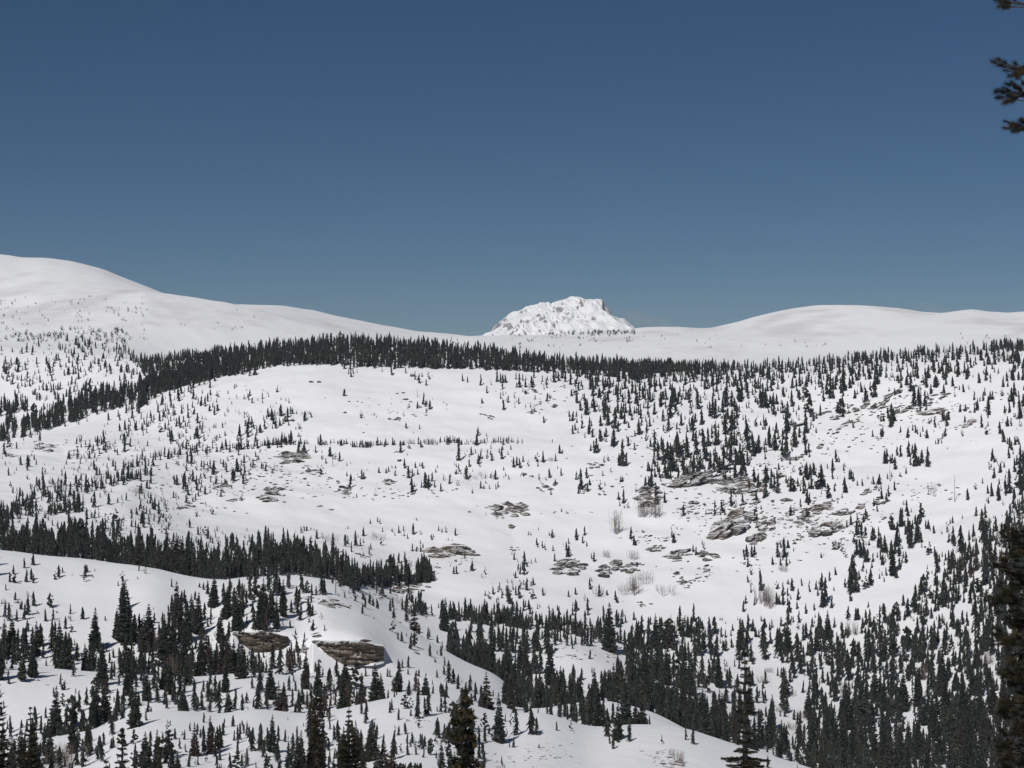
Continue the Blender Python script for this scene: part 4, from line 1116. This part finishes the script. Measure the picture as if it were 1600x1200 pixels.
# the two big tan cliff faces on the dome: an outcrop with a sheer upper wall, snow banked against its foot and lying on its back
def cliff(x, y, w, h, words, seed, belly=.25, end=.86, back=15):
    r = random.Random(seed)
    base, D = ground.ground(x, y + h * .5)
    s = D / F; hh = h * s * 1.02; hw = w * .5 * s
    nu, nv = 110, 34
    V = []; Fc = []; ROCKV = []
    for i in range(nu + 1):
        u = -1.35 + 2.65 * i / nu
        if u < belly: b = min(1.0, max(0.0, ((belly - u) / (belly + 1.0)) ** 1.5))
        else: b = min(1.0, max(0.0, (1 - end) * 0 + ((u - belly) / (1.0 - belly)) ** 2.0 * (1 - end)))
        if u < -1: b = 1.0
        if u > 1: b = (1 - end)
        top = 1.0 - .22 * max(0, u) ** 3 if u < 1 else .78
        side_ = 1.0 if abs(u) < 1 else max(0.0, 1 - (abs(u) - 1) * (2.6 if u < 0 else .5))
        arc = (1 - min(1, abs(u)) ** 2.4) * hh * .55
        for j in range(nv + 1):
            v = j / nv
            st = float(fbm(np.array(u * 2.2 + 5), np.array(v * 9 + u * 1.3 + seed), 4, seed))
            st2 = float(fbm(np.array(u * 13.0), np.array(v * 7.0 + seed), 3, seed + 9))
            wall = -arc * (.72 + .28 * v) - (st * .22 + st2 * .10) * hh * (1 if v > b and u > -1 and v < .99 else 0)
            if v > .86 and v > b: wall -= .10 * hh                    # a proud lip along the top
            yv = wall if v >= b else wall - (b - v) * hh * 1.9
            if abs(u) > 1: yv = yv * max(0, 1 - (abs(u) - 1) * 2) + (abs(u) - 1) * hw * 1.3
            ROCKV.append(v >= b - .03 and u >= -1.0)
            V.append((u * hw, yv, (v * top + (st2 * .05 if v > b and v < .99 else 0)) * hh * side_ - (1 - side_) * .6 * s * 4))
    q = nv + 1
    nb = 8
    for i in range(nu):
        for j in range(nv): Fc.append((i * q + j, (i + 1) * q + j, (i + 1) * q + j + 1, i * q + j + 1))
    o0 = len(V)
    for i in range(nu + 1):
        tx, ty, tz = V[i * q + nv]
        for j in range(1, nb + 1):
            t = j / nb; V.append((tx, ty + back * t, tz - t * back * .10))
    for i in range(nu):
        Fc.append((i * q + nv, (i + 1) * q + nv, o0 + (i + 1) * nb, o0 + i * nb))
        for j in range(nb - 1): Fc.append((o0 + i * nb + j, o0 + (i + 1) * nb + j, o0 + (i + 1) * nb + j + 1, o0 + i * nb + j + 1))
    Va = np.array(V); Fa = np.array(Fc); cu = Va[Fa, 0].mean(axis=1) / hw
    isrock = np.array([ROCKV[a] and ROCKV[b_] and ROCKV[c] and ROCKV[d] if max(a, b_, c, d) < o0 else False for a, b_, c, d in Fc])
    me = mesh_np('cliff_face', Va, Fa[isrock], [M_CLIFF]); mb = mesh_np('snow_bank', Va, Fa[~isrock], [M_SNOW], smooth=True)
    root = bpy.data.objects.new('rock_cliff', None); COL.objects.link(root)
    root.location = base; root.rotation_euler = (0, 0, -math.atan2(base[0], base[1]))
    root['label'] = words; root['category'] = 'cliff'
    f = bpy.data.objects.new('cliff_face', me); COL.objects.link(f); f.parent = root; f.location = (0, 0, -.1 * hh)
    f2 = bpy.data.objects.new('snow_bank', mb); COL.objects.link(f2); f2.parent = root; f2.location = (0, 0, -.1 * hh)
    for k in range(11):                                               # broken beds along the upper lip
        u = -.95 + 1.85 * (k + r.random() * .6) / 11
        e = bpy.data.objects.new('rock_slab', SLABS['grey' if k % 3 else 'tan'][k % 9]); COL.objects.link(e)
        e.parent = root; e.location = (u * hw, -(1 - abs(u) ** 2.4) * hh * .62, hh * (.86 + r.uniform(-.06, .10)))
        e.rotation_euler = (r.uniform(-.2, .1), r.uniform(-.2, .15), r.uniform(-.3, .3))
        e.scale = (hw * .13 * r.uniform(.7, 1.4), hh * .16, hh * .10 * r.uniform(.7, 1.2))
    return root
cliff(538, 1016, 96, 38, 'large lens-shaped tan cliff face on the front of the snow dome', 61)
cliff(402, 1000, 74, 32, 'smaller tan and brown cliff left of the large lens-shaped one', 62, belly=.1, end=.8)
outcrop(478, 1015, 34, 12, -6, 8, 'tan', 'small brown cliff between the two tan cliffs', 63)
outcrop(447, 1003, 26, 12, 0, 8, 'red', 'dark broken rocks joining the two tan cliffs', 64)
outcrop(500, 992, 30, 7, 4, 5, 'grey', 'thin snow-capped ledges above the large tan cliff', 65)

# loose stones showing through the snow
r = random.Random(5)
Vs, Fs, off = [], [], 0
protoV = []
for me in SLABS['grey'][:5]:
    v = np.array([tuple(q.co) for q in me.vertices]); me.calc_loop_triangles()
    f = np.array([tuple(t.vertices) for t in me.loop_triangles]); protoV.append((v, f))
STONES = [(1190, 735, 120, 24, 90), (1330, 690, 120, 24, 60), (1460, 640, 90, 30, 70), (1340, 640, 60, 18, 50), (1280, 820, 130, 40, 110), (1150, 800, 90, 40, 80), (850, 1180, 60, 26, 60), (760, 1185, 60, 15, 30), (1050, 765, 90, 40, 60), (1270, 810, 120, 40, 120), (1450, 770, 60, 22, 40), (880, 800, 70, 5, 14), (620, 770, 90, 12, 40), (430, 740, 80, 40, 110), (300, 740, 160, 60, 130),
          (600, 640, 90, 30, 30), (1100, 800, 60, 40, 60), (780, 800, 40, 12, 20), (1020, 840, 60, 12, 40), (1080, 900, 50, 20, 30), (1400, 640, 180, 40, 120), (1010, 690, 120, 50, 60), (850, 620, 60, 30, 40), (1180, 880, 50, 20, 18),
          (1030, 1180, 30, 14, 30), (700, 880, 50, 16, 20), (560, 930, 60, 8, 20), (140, 900, 14, 4, 10), (900, 1025, 60, 20, 20), (1330, 960, 30, 8, 6), (150, 700, 120, 20, 40), (500, 760, 140, 25, 50), (970, 750, 60, 20, 20)]
for cx, cy, wx, wy, n in STONES:
    for k in range(n):
        x = cx + r.gauss(0, .45) * wx; y = cy + r.gauss(0, .45) * wy
        L = r.uniform(2.2, 7.5); g = slab_matrix(x, y, L, L * r.uniform(.22, .45), r.uniform(-8, 28) if x > 900 else r.uniform(-20, 20), r, lift=r.uniform(-.1, .2))
        if g is None: continue
        M = np.array(g[0]); v, f = r.choice(protoV)
        Vs.append(v @ M[:3, :3].T + M[:3, 3]); Fs.append(f + off); off += len(v)
me = mesh_np('loose_stones', np.concatenate(Vs), np.concatenate(Fs), [M_ROCK])
o = obj('loose_stones', me, kind='stuff'); o['label'] = 'small stones showing through the snow'

# ------------------------------------------------------------------ leafless aspens and willow scrub
BARE = []
for i in range(5):
    V, f = bare_shape(800 + i, stems=[40, 30, 44, 26, 36][i], spread=[.3, .22, .42, .5, .35][i], thick=[.007, .007, .0065, .008, .007][i], twigs=[9, 9, 8, 9, 10][i])
    BARE.append(mesh_np('bare_stems', V, f, [M_TWIG]))
SHRUBS = [(962,832,38,1,.8,'tall bare aspen clump alone in the open middle bowl'), (1008,803,34,0,1,'bare aspens under the steep broken crag, left part'), (1025,804,30,1,1,'bare aspens under the steep broken crag, right part'),
  (990,922,32,0,1,'bare aspen clump under the striped outcrop'), (1008,908,22,3,1,'bare scrub up and right of the aspen clump'), (975,926,18,3,1,'low bare scrub left of the aspen clump'), (1040,925,18,3,1.3,'spreading bare shrub low on the bare slope'),
  (1190,938,30,0,1,'thin bare saplings beside a lone spruce'), (1222,892,12,2,1.2,'round bare bush below the right ledges'), (1201,945,34,1,.9,'faint tall bare saplings on the bare slope'), (935,928,18,3,1,'bare scrub around two spruces'), (948,868,12,2,1,'faint bush over the striped outcrop'),
  (990,872,16,2,1,'bare bush between striped outcrop and ledge'), (860,719,7,2,1.4,'tiny straw-coloured bush beside a spruce'), (672,694,10,2,1.6,'bare bush on the bench tree line'), (760,745,12,3,1.8,'bare saplings right of the middle spruces'), (735,748,12,3,1.5,'bare saplings among the middle spruces'),
  (517,846,12,3,1.8,'low bare scrub above the woods, left'), (590,842,12,3,1.5,'low bare scrub above the woods, right'), (640,885,16,3,1.6,'bare scrub in front of the wide crag'), (1330,992,24,0,1,'bare tree at the top left of the right-hand wood'), (1060,1190,22,0,1,'dark bare bush over the reddish rubble patch'),
  (1048,1178,12,2,1,'small bare bush above the reddish rubble patch'), (1190,1066,12,2,1.6,'low willow bush right of the valley wood'), (1200,1050,8,2,1.8,'straw-coloured flat bush behind the whorled fir'), (1240,1140,14,2,1.8,'low willows in the right-hand gully'), (1235,1085,10,2,1.7,'low willows on the gully snow'),
  (1250,1120,12,2,1.6,'willow scrub left of the right-hand wood'), (1215,1110,10,2,1.5,'thin willows beside the whorled fir'), (100,1198,40,0,1.1,'bare brown thicket at the bottom left corner'), (72,1196,34,3,1.1,'low brown thicket at the bottom left'), (120,1190,30,3,1.1,'right end of the brown thicket at the bottom left'),
  (225,1198,26,1,1,'bare saplings at the bottom edge by the small fir top'), (270,1062,40,1,.9,'bare brown trees inside the lower left wood'), (240,1012,34,1,.8,'bare tree between the dome spruces'), (900,990,16,3,1.8,'brown brush at the foot of the level wood'), (920,990,14,3,1.8,'brown brush in the hollow above the knoll'),
  (1075,1075,34,0,1,'bare aspens right of the valley centre wood'), (1060,1070,26,3,1,'pale scrub right of the valley centre wood'), (1320,1085,22,0,1.1,'bare trees in the right-hand wood'), (1440,1060,26,1,1,'bare trees in the upper gully'), (1540,1040,24,0,1.1,'grey bare trees near the right edge'), (90,760,14,2,1.6,'grey brush on the rough left slope'),
  (160,750,14,3,1.6,'faint brush between pines on the left slope'), (215,770,10,2,1.8,'brush below the pines on the left slope'), (620,940,14,3,1.5,'thin brush in front of the tan rock wall'), (1455,770,16,3,.8,'faint saplings at the top of the open right slope')]
for (x, yb, h, k, wr, words) in SHRUBS:
    g = place(x, yb - h * .5, yb)
    if g is None: continue
    p, D = g; H = h * D / F
    o = bpy.data.objects.new('bare_shrub', BARE[k]); COL.objects.link(o)
    o.location = p; o.scale = (H * wr, H * wr, H); o.rotation_euler = (0, 0, r.uniform(0, 6))
    o['label'] = words; o['category'] = 'shrub'; o['group'] = 'leafless shrubs and aspens'

# dead standing trunks
def snag(x, yb, h, words, seed):
    p, D = place(x, yb - 2, yb); H = h * D / F; rr = random.Random(seed)
    V = []; Fc = []
    def stick(a, b, r0, r1, n=6):
        a = Vector(a); b = Vector(b); d = b - a; u = d.orthogonal().normalized(); w = d.cross(u).normalized(); k = len(V)
        for c, q in ((a, r0), (b, r1)):
            for j in range(n): V.append(tuple(c + (u * math.cos(j * 6.283 / n) + w * math.sin(j * 6.283 / n)) * q))
        for j in range(n): Fc.append((k + j, k + (j + 1) % n, k + n + (j + 1) % n, k + n + j))
    stick((0, 0, -.5), (0, 0, H * .5), .2, .15); stick((0, 0, H * .5), (H * .005, 0, H), .15, .06)
    me = mesh_np('snag_trunk', V, Fc, [M_TWIG]); V2 = len(V)
    root = bpy.data.objects.new('dead_tree', None); COL.objects.link(root); root.location = p
    root['label'] = words; root['category'] = 'dead tree'
    obj('trunk', me, root)
    V.clear(); Fc.clear()
    for q in range(12):
        z = H * rr.uniform(.15, .9); a = rr.uniform(0, 6.28); L = H * rr.uniform(.03, .09)
        stick((0, 0, z), (math.cos(a) * L, math.sin(a) * L, z + L * rr.uniform(-.2, .6)), .05, .02, 3)
    obj('dead_branches', mesh_np('snag_branches', V, Fc, [M_TWIG]), root)
snag(1491, 782, 42, 'tall bare dead trunk alone on the open right slope', 1)
snag(1390, 752, 28, 'thin dead trunk beside the small clump on the right slope', 2)
snag(520, 728, 20, 'short dead trunk beside a small spruce under the bench', 3)
snag(525, 926, 22, 'dead pole on the crest of the dome shoulder', 4)
snag(143, 544, 14, 'thin dead pole beside the rim grove at left', 5)
snag(170, 560, 20, 'dead pole between the two rim groves', 6)
snag(652, 620, 14, 'leaning dead pole beside the spruce high in the bowl', 7)

# ------------------------------------------------------------------ the trees close by
def near_tree(name, px_top, py_top, D, wprof, label, style, seed, gap_px, lean=0.0):
    """wprof: half-width in photo pixels by pixels below the top"""
    r = random.Random(seed); s = D / F
    az = float(azim(px_top)); base = ground.at(px_top, D)
    ztop = float(tan_el(px_top, py_top)) * D
    H = ztop - base[2]
    NV, NF, NT = [], [], []; BV, BF = [], []
    def tube(a, b, r0, r1, n=5):
        d = b - a
        if d.length < 1e-6: return
        u = d.orthogonal().normalized(); w = d.cross(u).normalized(); k = len(BV)
        for c, q in ((a, r0), (b, r1)):
            for j in range(n): BV.append(tuple(c + (u * math.cos(j * 6.283 / n) + w * math.sin(j * 6.283 / n)) * q))
        for j in range(n): BF.append((k + j, k + (j + 1) % n, k + n + (j + 1) % n, k + n + j))
    def brush(a, b, rad, tint, step=.035):
        d = b - a; L = d.length
        if L < 1e-5: return
        d = d / L; u = d.orthogonal().normalized(); w = d.cross(u).normalized()
        n = max(2, int(L / step))
        for q in range(n):
            for e in range(6):
                c = a + d * (L * (q + r.random()) / n); an = r.uniform(0, 6.283)
                o = u * math.cos(an) + w * math.sin(an)
                if o.z < -.3 and r.random() < .3: o = -o
                tip = c + (o * .75 + d * .65) * rad * r.uniform(.7, 1.15)
                sd_ = d.cross(o) * rad * .16
                k = len(NV); NV.extend([tuple(c + sd_), tuple(c - sd_), tuple(tip)]); NF.append((k, k + 1, k + 2))
                NT.extend([tint + r.uniform(-.08, .08)] * 2 + [tint + .18])
    z = H - gap_px * s * .3
    T = Vector((0, 0, 0))
    tube(Vector((0, 0, -.4)), Vector((0, 0, H * .5)), .022 * H, .013 * H, 8)
    tube(Vector((0, 0, H * .5)), Vector((lean, 0, H)), .013 * H, .012, 8)
    brush(Vector((lean, 0, H - gap_px * s * .9)), Vector((lean, 0, H)), .05 if style == 'fir' else .09, .3)
    while z > H * .12:
        below = (H - z) / s
        hw = float(np.interp(below, *zip(*wprof)))
        nb = 5 if style == 'fir' else 5
        ph = r.uniform(0, 6.28)
        vis_ = py_top + below < 1260
        for j in range(nb if style == 'fir' else 4):
            an = ph + j * 6.283 / nb + r.uniform(-.3, .3)
            L = hw * s * r.uniform(.75, 1.12)
            u = Vector((math.cos(an), math.sin(an), 0)); side_ = Vector((-u.y, u.x, 0))
            z0 = z + r.uniform(-.12, .12) * gap_px * s
            rise = (.18 if below < 110 else -.05) if style == 'fir' else .35
            a = Vector((lean * z0 / H, 0, z0)); m = a + u * L * .55 + Vector((0, 0, L * rise * .3)); e = a + u * L + Vector((0, 0, L * rise))
            tube(a, m, .018 + L * .012, .012); tube(m, e, .012, .005)
            tint = r.uniform(.0, .42)
            if style == 'fir':
                brush(a.lerp(m, .25), m, .075, tint); brush(m, e, .085, tint + .08)
                ns = max(2, int(L / .11)) if vis_ else 3
                for q in range(ns):
                    t = (q + 1) / (ns + 1); c = a.lerp(m, t / .55) if t < .55 else m.lerp(e, (t - .55) / .45)
                    for sg in (-1, 1):
                        l2 = L * (1 - t) * .55 + .06
                        e2 = c + (side_ * sg * .8 + u * .6).normalized() * l2 + Vector((0, 0, -.12 * l2 + r.uniform(-.03, .03)))
                        brush(c, e2, .075, tint + .1)
            else:
                brush(m, e, .15, tint + .1)
                for q in range(7 if vis_ else 3):
                    t = r.uniform(.3, 1.0); c = a.lerp(e, t)
                    e2 = c + Vector((r.uniform(-1, 1), r.uniform(-1, 1), r.uniform(.1, 1.0))).normalized() * r.uniform(.10, .24) * min(1, L * 2)
                    tube(c, e2, .008, .005, 3)
                    brush(c.lerp(e2, .2), e2, .15, tint + r.uniform(0, .3), .02)
        z -= gap_px * s * r.uniform(.8, 1.2) * (1 if vis_ else 1.6)
    root = bpy.data.objects.new(name, None); COL.objects.link(root)
    root.location = base; root.rotation_euler = (0, 0, -az)
    root['label'] = label; root['category'] = 'tree'
    obj('trunk', mesh_np('near_trunk', BV, BF, [M_BARK]), root)
    obj('needles', mesh_np('near_needles', NV, NF, [M_NEAR], tint=NT), root)
    return len(NF)

tot = 0
tot += near_tree('fir_tree', 1163, 1018, 70, [(0, 1), (12, 3), (30, 6), (45, 10), (60, 13), (80, 15), (92, 20), (104, 11), (128, 15), (145, 14), (152, 18), (160, 36), (185, 38), (230, 50), (420, 80)],
    'tall dark fir close by, its whorled top rising over the bottom right spur', 'fir', 31, 13)
tot += near_tree('pine_tree', 728, 1080, 62, [(0, 2), (18, 4), (30, 13), (40, 6), (52, 27), (64, 9), (80, 23), (95, 15), (120, 22), (200, 34), (420, 60)],
    'near pine with golden brown needle clumps, rising from the bottom edge', 'pine', 32, 11)
tot += near_tree('fir_tree', 546, 1100, 92, [(0, 1.5), (22, 4), (40, 7), (55, 14), (70, 20), (100, 28), (200, 42), (400, 60)],
    'near fir with a thin bare spire, left of centre at the bottom edge', 'fir', 33, 8)
tot += near_tree('fir_tree', 193, 1138, 78, [(0, 1.5), (16, 4), (26, 9), (34, 6), (50, 10), (62, 12), (200, 34), (400, 60)],
    'small whorled fir top at the bottom edge by the foreground hump', 'fir', 34, 10)
tot += near_tree('fir_tree', 50, 1104, 115, [(0, 1.5), (18, 4), (30, 7), (50, 14), (80, 18), (200, 40), (400, 55)],
    'near fir with a thin spire at lower left', 'fir', 35, 8)
tot += near_tree('fir_tree', -3, 1060, 100, [(0, 3), (20, 7), (50, 12), (90, 19), (140, 24), (200, 36), (400, 55)],
    'large dark fir cut by the left edge of the picture', 'fir', 36, 9)
tot += near_tree('fir_tree', 168, 1188, 90, [(0, 2), (20, 5), (200, 34), (400, 55)], 'tip of a near fir just showing left of the small whorled top', 'fir', 37, 8)
tot += near_tree('pine_tree', 497, 1092, 150, [(0, 5), (12, 11), (25, 13), (45, 9), (60, 8), (110, 12), (200, 20), (400, 26)],
    'round-headed tall pine at the bottom, left of the thin spire', 'pine', 38, 6)

# the big pine whose boughs come in from the right edge
def edge_pine():
    r = random.Random(77); D = 14.0; s = D / F
    tx = 1900
    def P(px, py, d=D):
        a = float(azim(px)); return Vector((math.sin(a) * d, math.cos(a) * d, float(tan_el(px, py)) * d))
    base = ground.at(tx, D); top = P(tx, -420)
    root = bpy.data.objects.new('pine_tree', None); COL.objects.link(root); root.location = base
    root['label'] = 'big pine close by, its boughs reaching in along the right edge'; root['category'] = 'tree'
    B = Vector(base)
    BV, BF, NV, NF, NT = [], [], [], [], []
    def tube(a, b, r0, r1, n=6):
        d = b - a
        if d.length < 1e-6: return
        u = d.orthogonal().normalized(); w = d.cross(u).normalized(); k = len(BV)
        for c, q in ((a, r0), (b, r1)):
            for j in range(n): BV.append(tuple(c - B + (u * math.cos(j * 6.283 / n) + w * math.sin(j * 6.283 / n)) * q))
        for j in range(n): BF.append((k + j, k + (j + 1) % n, k + n + (j + 1) % n, k + n + j))
    def tuft(c, d, rad, tint):
        d = d.normalized(); u = d.orthogonal().normalized(); w = d.cross(u).normalized()
        for q in range(120):
            c0 = c - d * rad * r.uniform(-.3, .7); an = r.uniform(0, 6.283); sp_ = r.uniform(.4, 2.2)
            o = (u * math.cos(an) + w * math.sin(an)) * sp_ + d * r.uniform(.3, 1)
            o.normalize(); tip = c0 + o * rad * r.uniform(.75, 1.1); sd_ = o.cross(d).normalized() * .0014
            k = len(NV); NV.extend([tuple(c0 + sd_ - B), tuple(c0 - sd_ - B), tuple(tip - B)]); NF.append((k, k + 1, k + 2))
            v = tint + r.uniform(-.1, .1); NT.extend([v, v, v + .2])
    def bough(pts_px, start_px, n_back):
        """tufts at given picture places hung on a bough that leaves the stem"""
        ts = [P(x, y, D + r.uniform(-.22, .22)) for x, y in pts_px]
        cx = sum(p[0] for p in pts_px) / len(pts_px); cy = sum(p[1] for p in pts_px) / len(pts_px)
        hub = P(cx + 26, cy + 2); stem = P(*start_px)
        mid = hub.lerp(stem, .5) + Vector((0, 0, -.05))
        tube(stem, mid, .035, .02); tube(mid, hub, .02, .01)
        for t in ts:
            j = hub.lerp(mid, r.uniform(0, .35)) if r.random() < .5 else hub
            k = j.lerp(t, .55) + Vector((0, 0, -.01)); tube(j, k, .007, .005, 4); tube(k, t, .005, .003, 4)
            tuft(t, t - k, r.uniform(.045, .06), r.uniform(.05, .5))
            tuft(k.lerp(t, .5), t - k, r.uniform(.038, .05), r.uniform(0, .4))
        for q in range(n_back):
            a = hub.lerp(stem, r.uniform(0.02, .8))
            e = a + Vector((r.uniform(-.28, .1), r.uniform(-.3, .3), r.uniform(-.14, .2)))
            tube(a, e, .006, .004, 4); tuft(e, e - a, r.uniform(.036, .052), r.uniform(0, .4)); tuft(a.lerp(e, .6), e - a, .04, r.uniform(0, .4))
    bough([(1560, -2), (1567, 3), (1574, 2), (1565, 9), (1572, 10), (1578, -5)], (tx, 60), 4)
    bough([(1555, 97), (1563, 93), (1562, 101), (1570, 102), (1574, 110), (1583, 106), (1589, 99), (1591, 110), (1581, 118), (1592, 120), (1597, 110)], (tx, 190), 10)
    bough([(1559, 143), (1566, 141), (1572, 138), (1577, 131), (1584, 130), (1567, 153), (1572, 160), (1583, 156), (1590, 146), (1578, 148), (1595, 138)], (tx, 215), 14)
    bough([(1574, 190), (1572, 200), (1582, 196), (1588, 194), (1586, 204), (1594, 200), (1598, 188)], (tx, 270), 6)
    for k in range(26):                                  # the dark lower boughs
        y = 835 + k * 15.5; x0 = 1566 + 18 * math.sin(k * 1.7) - (k < 2) * 6
        if 11 < k < 15: x0 += 8
        pts = []
        for q in range(9):
            pts.append((x0 + abs(r.gauss(0, 18)), y + r.gauss(0, 9)))
        bough(pts, (tx, y + 60), 12)
    bough([(1540, 938), (1544, 932), (1550, 940), (1547, 945)], (tx, 985), 0)
    for k in range(40):                                  # round the far side, out of the frame
        y = -380 + k * 40; an = r.uniform(-1.2, 2.6)
        a = P(tx, y + 30); L = 1.6 * (.4 + .6 * min(1, (k + 4) / 30)); e = a + Vector((math.cos(an) * L, math.sin(an) * L, .25))
        tube(a, e, .03, .008)
        for q in range(9):
            c = a.lerp(e, r.uniform(.35, 1)); f = c + Vector((r.uniform(-.25, .25), r.uniform(-.25, .25), r.uniform(0, .2)))
            tube(c, f, .006, .004, 4); tuft(f, f - c, .045, r.uniform(0, .4))
    tube(B + Vector((0, 0, -.4)), P(tx, 500), .19, .13, 12); tube(P(tx, 500), top, .13, .03, 12)
    obj('trunk', mesh_np('edge_trunk', BV, BF, [M_BARK]), root)
    obj('needles', mesh_np('edge_needles', NV, NF, [M_NEAR], tint=NT), root)
    return len(NF)
tot += edge_pine()
print('near tris', tot)

# ------------------------------------------------------------------ thin mountain air
def volume_mat(name, color, density, noise=None):
    m = bpy.data.materials.new(name); m.use_nodes = True; nt = m.node_tree
    for n in list(nt.nodes): nt.nodes.remove(n)
    out = nt.nodes.new('ShaderNodeOutputMaterial'); pv = nt.nodes.new('ShaderNodeVolumePrincipled')
    pv.inputs['Color'].default_value = color; pv.inputs['Density'].default_value = density; pv.inputs['Anisotropy'].default_value = 0.0
    nt.links.new(pv.outputs[0], out.inputs['Volume'])
    return m
HAZE = 3.6e-5
if HAZE:
    bm = bmesh.new(); bmesh.ops.create_cube(bm, size=1.0); me = bpy.data.meshes.new('haze'); bm.to_mesh(me); bm.free()
    me.materials.append(volume_mat('thin_air', (0.80, 0.89, 1.0, 1), HAZE))
    zmin = min(float(q.Z.min()) for q in (ground, left, right, peak)) - 1; zmax = max(float(q.Z.max()) for q in (ground, left, right, peak)) + 12
    o = obj('haze', me, kind='stuff', loc=(0, 0, (zmin + zmax) / 2)); o.scale = (10600, 10600, zmax - zmin); o['label'] = 'thin mountain haze'

# snow blowing off the summit and off the right-hand ridge
def plume(px, py, D, size, dens):
    bm = bmesh.new(); bmesh.ops.create_icosphere(bm, subdivisions=3, radius=1.0); me = bpy.data.meshes.new('blowing_snow'); bm.to_mesh(me); bm.free()
    m = volume_mat('blowing_snow', (1, 1, 1, 1), 0.0); nt = m.node_tree; pv = [n for n in nt.nodes if n.type == 'PRINCIPLED_VOLUME'][0]
    tc = nt.nodes.new('ShaderNodeTexCoord'); gr = nt.nodes.new('ShaderNodeTexGradient'); gr.gradient_type = 'SPHERICAL'
    no = nt.nodes.new('ShaderNodeTexNoise'); no.inputs['Scale'].default_value = 2.2; no.inputs['Detail'].default_value = 4
    mu = nt.nodes.new('ShaderNodeMath'); mu.operation = 'MULTIPLY'; m2 = nt.nodes.new('ShaderNodeMath'); m2.operation = 'MULTIPLY'; m2.inputs[1].default_value = dens
    nt.links.new(tc.outputs['Object'], gr.inputs[0]); nt.links.new(tc.outputs['Object'], no.inputs['Vector'])
    nt.links.new(gr.outputs[1], mu.inputs[0]); nt.links.new(no.outputs[0], mu.inputs[1]); nt.links.new(mu.outputs[0], m2.inputs[0]); nt.links.new(m2.outputs[0], pv.inputs['Density'])
    me.materials.append(m)
    a = float(azim(px))
    o = obj('blowing_snow', me, kind='stuff', loc=(math.sin(a) * D, math.cos(a) * D, float(tan_el(px, py)) * D)); o.scale = size; o.rotation_euler = (0, math.radians(18), 0)
    o['label'] = 'thin snow blowing off the ridge'
plume(1012, 503, 4720, (125, 60, 34), .012)
plume(1466, 486, 2660, (60, 40, 10), .012)
